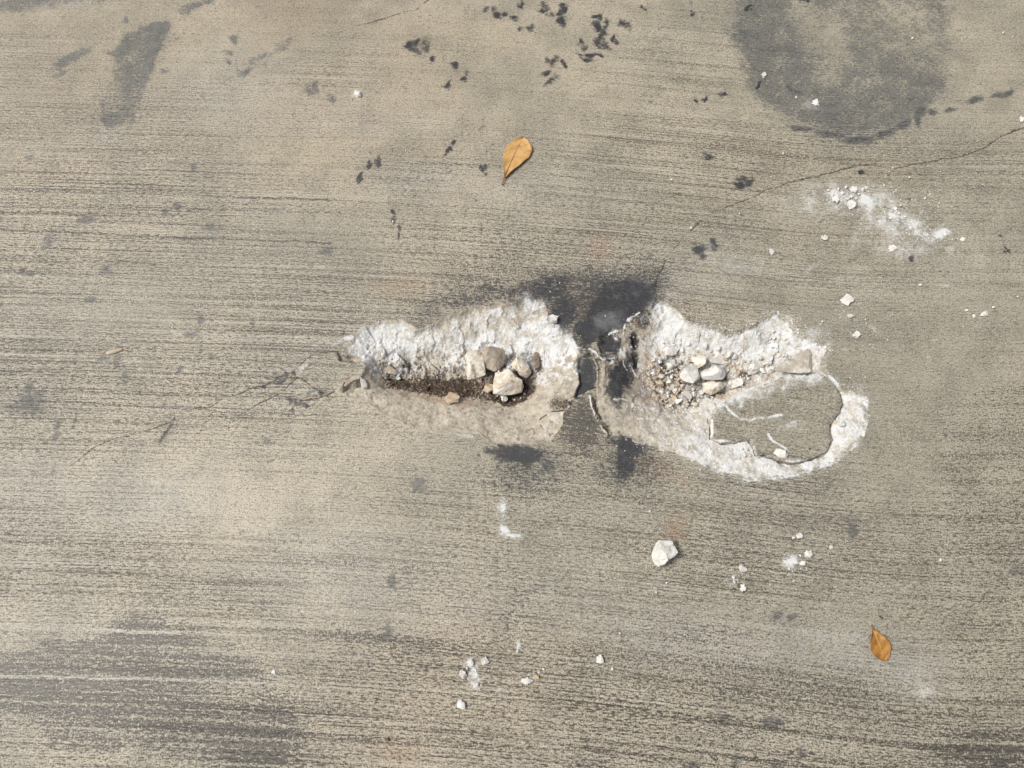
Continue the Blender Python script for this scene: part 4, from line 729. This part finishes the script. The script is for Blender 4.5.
# ------------------------------------------------------------------ two fallen leaves
def leaf(base, tip, prof, mat, ribmat, label, bend, curl, stalk):
    bx, by = (float(q) for q in p2w(*base)); tx_, ty_ = (float(q) for q in p2w(*tip)); L = math.hypot(tx_ - bx, ty_ - by); yaw = math.atan2(ty_ - by, tx_ - bx)
    e = bpy.data.objects.new('leaf', None); COL.objects.link(e); e.empty_display_size = .01; e.location = (bx, by, max(gz(bx, by), gz(tx_, ty_)) + .0008); e.rotation_euler = (0, 0, yaw)
    tag(e, label, 'leaf', 'fallen dry leaves')
    n, m = 26, 10; t_ = np.linspace(stalk, 1, n)
    def zz(u, v, wv): return .0009 + curl * v * v * (1 + .4 * math.sin(7 * u)) + .002 * u * (1 - u) * 4 * .5 + .0006 * math.sin(23 * u + 5 * v)
    bm = bmesh.new(); lay = bm.verts.layers.float.new('edge'); rows = []
    for i, u in enumerate(t_):
        k = (u - stalk) / (1 - stalk)
        kk_ = np.clip(k + np.linspace(-.09, .09, 13), 0, 1); lim = math.sqrt(max(0, 1 - k)) * .5 + .006   # rounded outline
        wl = min(float(np.interp(kk_, [p[0] for p in prof], [p[1] for p in prof]).mean()), lim) * L; wr = min(float(np.interp(kk_, [p[0] for p in prof], [p[2] for p in prof]).mean()), lim) * L
        row = []
        for j in range(-m, m + 1):
            v = j / m; wv = (wl if v > 0 else wr) * v * (1 + .03 * math.sin(31 * u + 3 * (v > 0)))
            q = bm.verts.new((u * L, wv + bend * L * math.sin(math.pi * u), zz(u, v, wv))); q[lay] = max(0, (abs(v) - .82) / .18) * (1 if v < 0 else .5); row.append(q)
        rows.append(row)
    for a, b_ in zip(rows, rows[1:]):
        for j in range(2 * m): bm.faces.new((a[j], b_[j], b_[j + 1], a[j + 1]))
    bmesh.ops.remove_doubles(bm, verts=bm.verts, dist=1e-6)
    g = bmesh.ops.solidify(bm, geom=bm.faces[:], thickness=.00035)
    o = to_obj(bm, 'blade', mat, True); o.parent = e
    def tube(name, pts, mt):
        bm = bmesh.new(); prev = None
        for p, r in pts:
            ring_ = [bm.verts.new((p[0], p[1] + r * math.cos(2 * math.pi * k / 6), p[2] + r * math.sin(2 * math.pi * k / 6))) for k in range(6)]
            if prev:
                for k in range(6): bm.faces.new((prev[k], ring_[k], ring_[(k + 1) % 6], prev[(k + 1) % 6]))
            prev = ring_
        q = to_obj(bm, name, mt, True); q.parent = e
    tube('midrib', [((u * L, bend * L * math.sin(math.pi * u), zz(u, 0, 0) + .0002), .00075 * (1.15 - u)) for u in np.linspace(stalk, .93, 16)], ribmat)
    tube('petiole', [((u * L, bend * L * math.sin(math.pi * u) , .0016 + .5 * u * .02), .0010 + .0006 * (u > stalk * .9)) for u in np.linspace(0, stalk * 1.15, 6)], M_RIB)
leaf((502,186), (523,138.5), [(0,.01,.015),(.12,.045,.06),(.3,.125,.14),(.5,.175,.225),(.68,.18,.265),(.82,.15,.255),(.93,.09,.18),(1,.01,.01)], M_LEAF1, M_RIB, 'dry yellow leaf with a dark midrib lying on the upper part of the floor', .02, .0022, .16)
leaf((870.5,625), (884,661), [(0,.03,.03),(.15,.12,.14),(.35,.25,.25),(.55,.32,.30),(.72,.31,.28),(.86,.23,.21),(.95,.12,.11),(1,.01,.01)], M_LEAF2, M_RIB2, 'smaller ochre brown leaf with a pale midrib on the lower part of the floor', .02, .0018, .13)

# ------------------------------------------------------------------ other bits
def twig(pts, r, label, mat=M_TWIG):
    bm = bmesh.new(); prev = None; P_ = []
    for a, b_ in pts: x_, y_ = (float(q) for q in p2w(a, b_)); P_.append(Vector((x_, y_, gz(x_, y_) + r * .8)))
    c0_ = P_[0].copy()
    for i, p in enumerate(P_):
        d = (P_[min(i + 1, len(P_) - 1)] - P_[max(i - 1, 0)]).normalized(); s = d.cross(Vector((0, 0, 1))).normalized(); u = s.cross(d)
        rr = r * (1 if i < len(P_) - 1 else .5); ring_ = [bm.verts.new(p - c0_ + s * rr * math.cos(k * 1.2566) + u * rr * math.sin(k * 1.2566)) for k in range(5)]
        if prev:
            for k in range(5): bm.faces.new((prev[k], ring_[k], ring_[(k + 1) % 5], prev[(k + 1) % 5]))
        else: bm.faces.new(ring_)
        prev = ring_
    bm.faces.new(prev); o = to_obj(bm, 'twig', mat); o.location = c0_; return tag(o, label, 'twig')
twig([(1004,247),(1007,250),(1010,254)], .0011, 'tiny dark twig on bare floor near the row of pale pebbles')
twig([(879,616),(882,618),(883,619)], .0011, 'tiny dark twig just above the smaller ochre leaf')
twig([(388,738),(389,741)], .0016, 'short dark twig stub near the bottom of the floor')
stone('flake', [(105,352),(112,350),(122,348),(123,350),(116,353),(108,355)], .0035, stone_mat('pale_tan_flake', (.50, .43, .33), (.43, .36, .27), (.40, .30, .2), .3, dust=.1), 91, 'thin pale tan flake above a grey smear', 'flake', None, -.0005, sub=3, cuts=3)
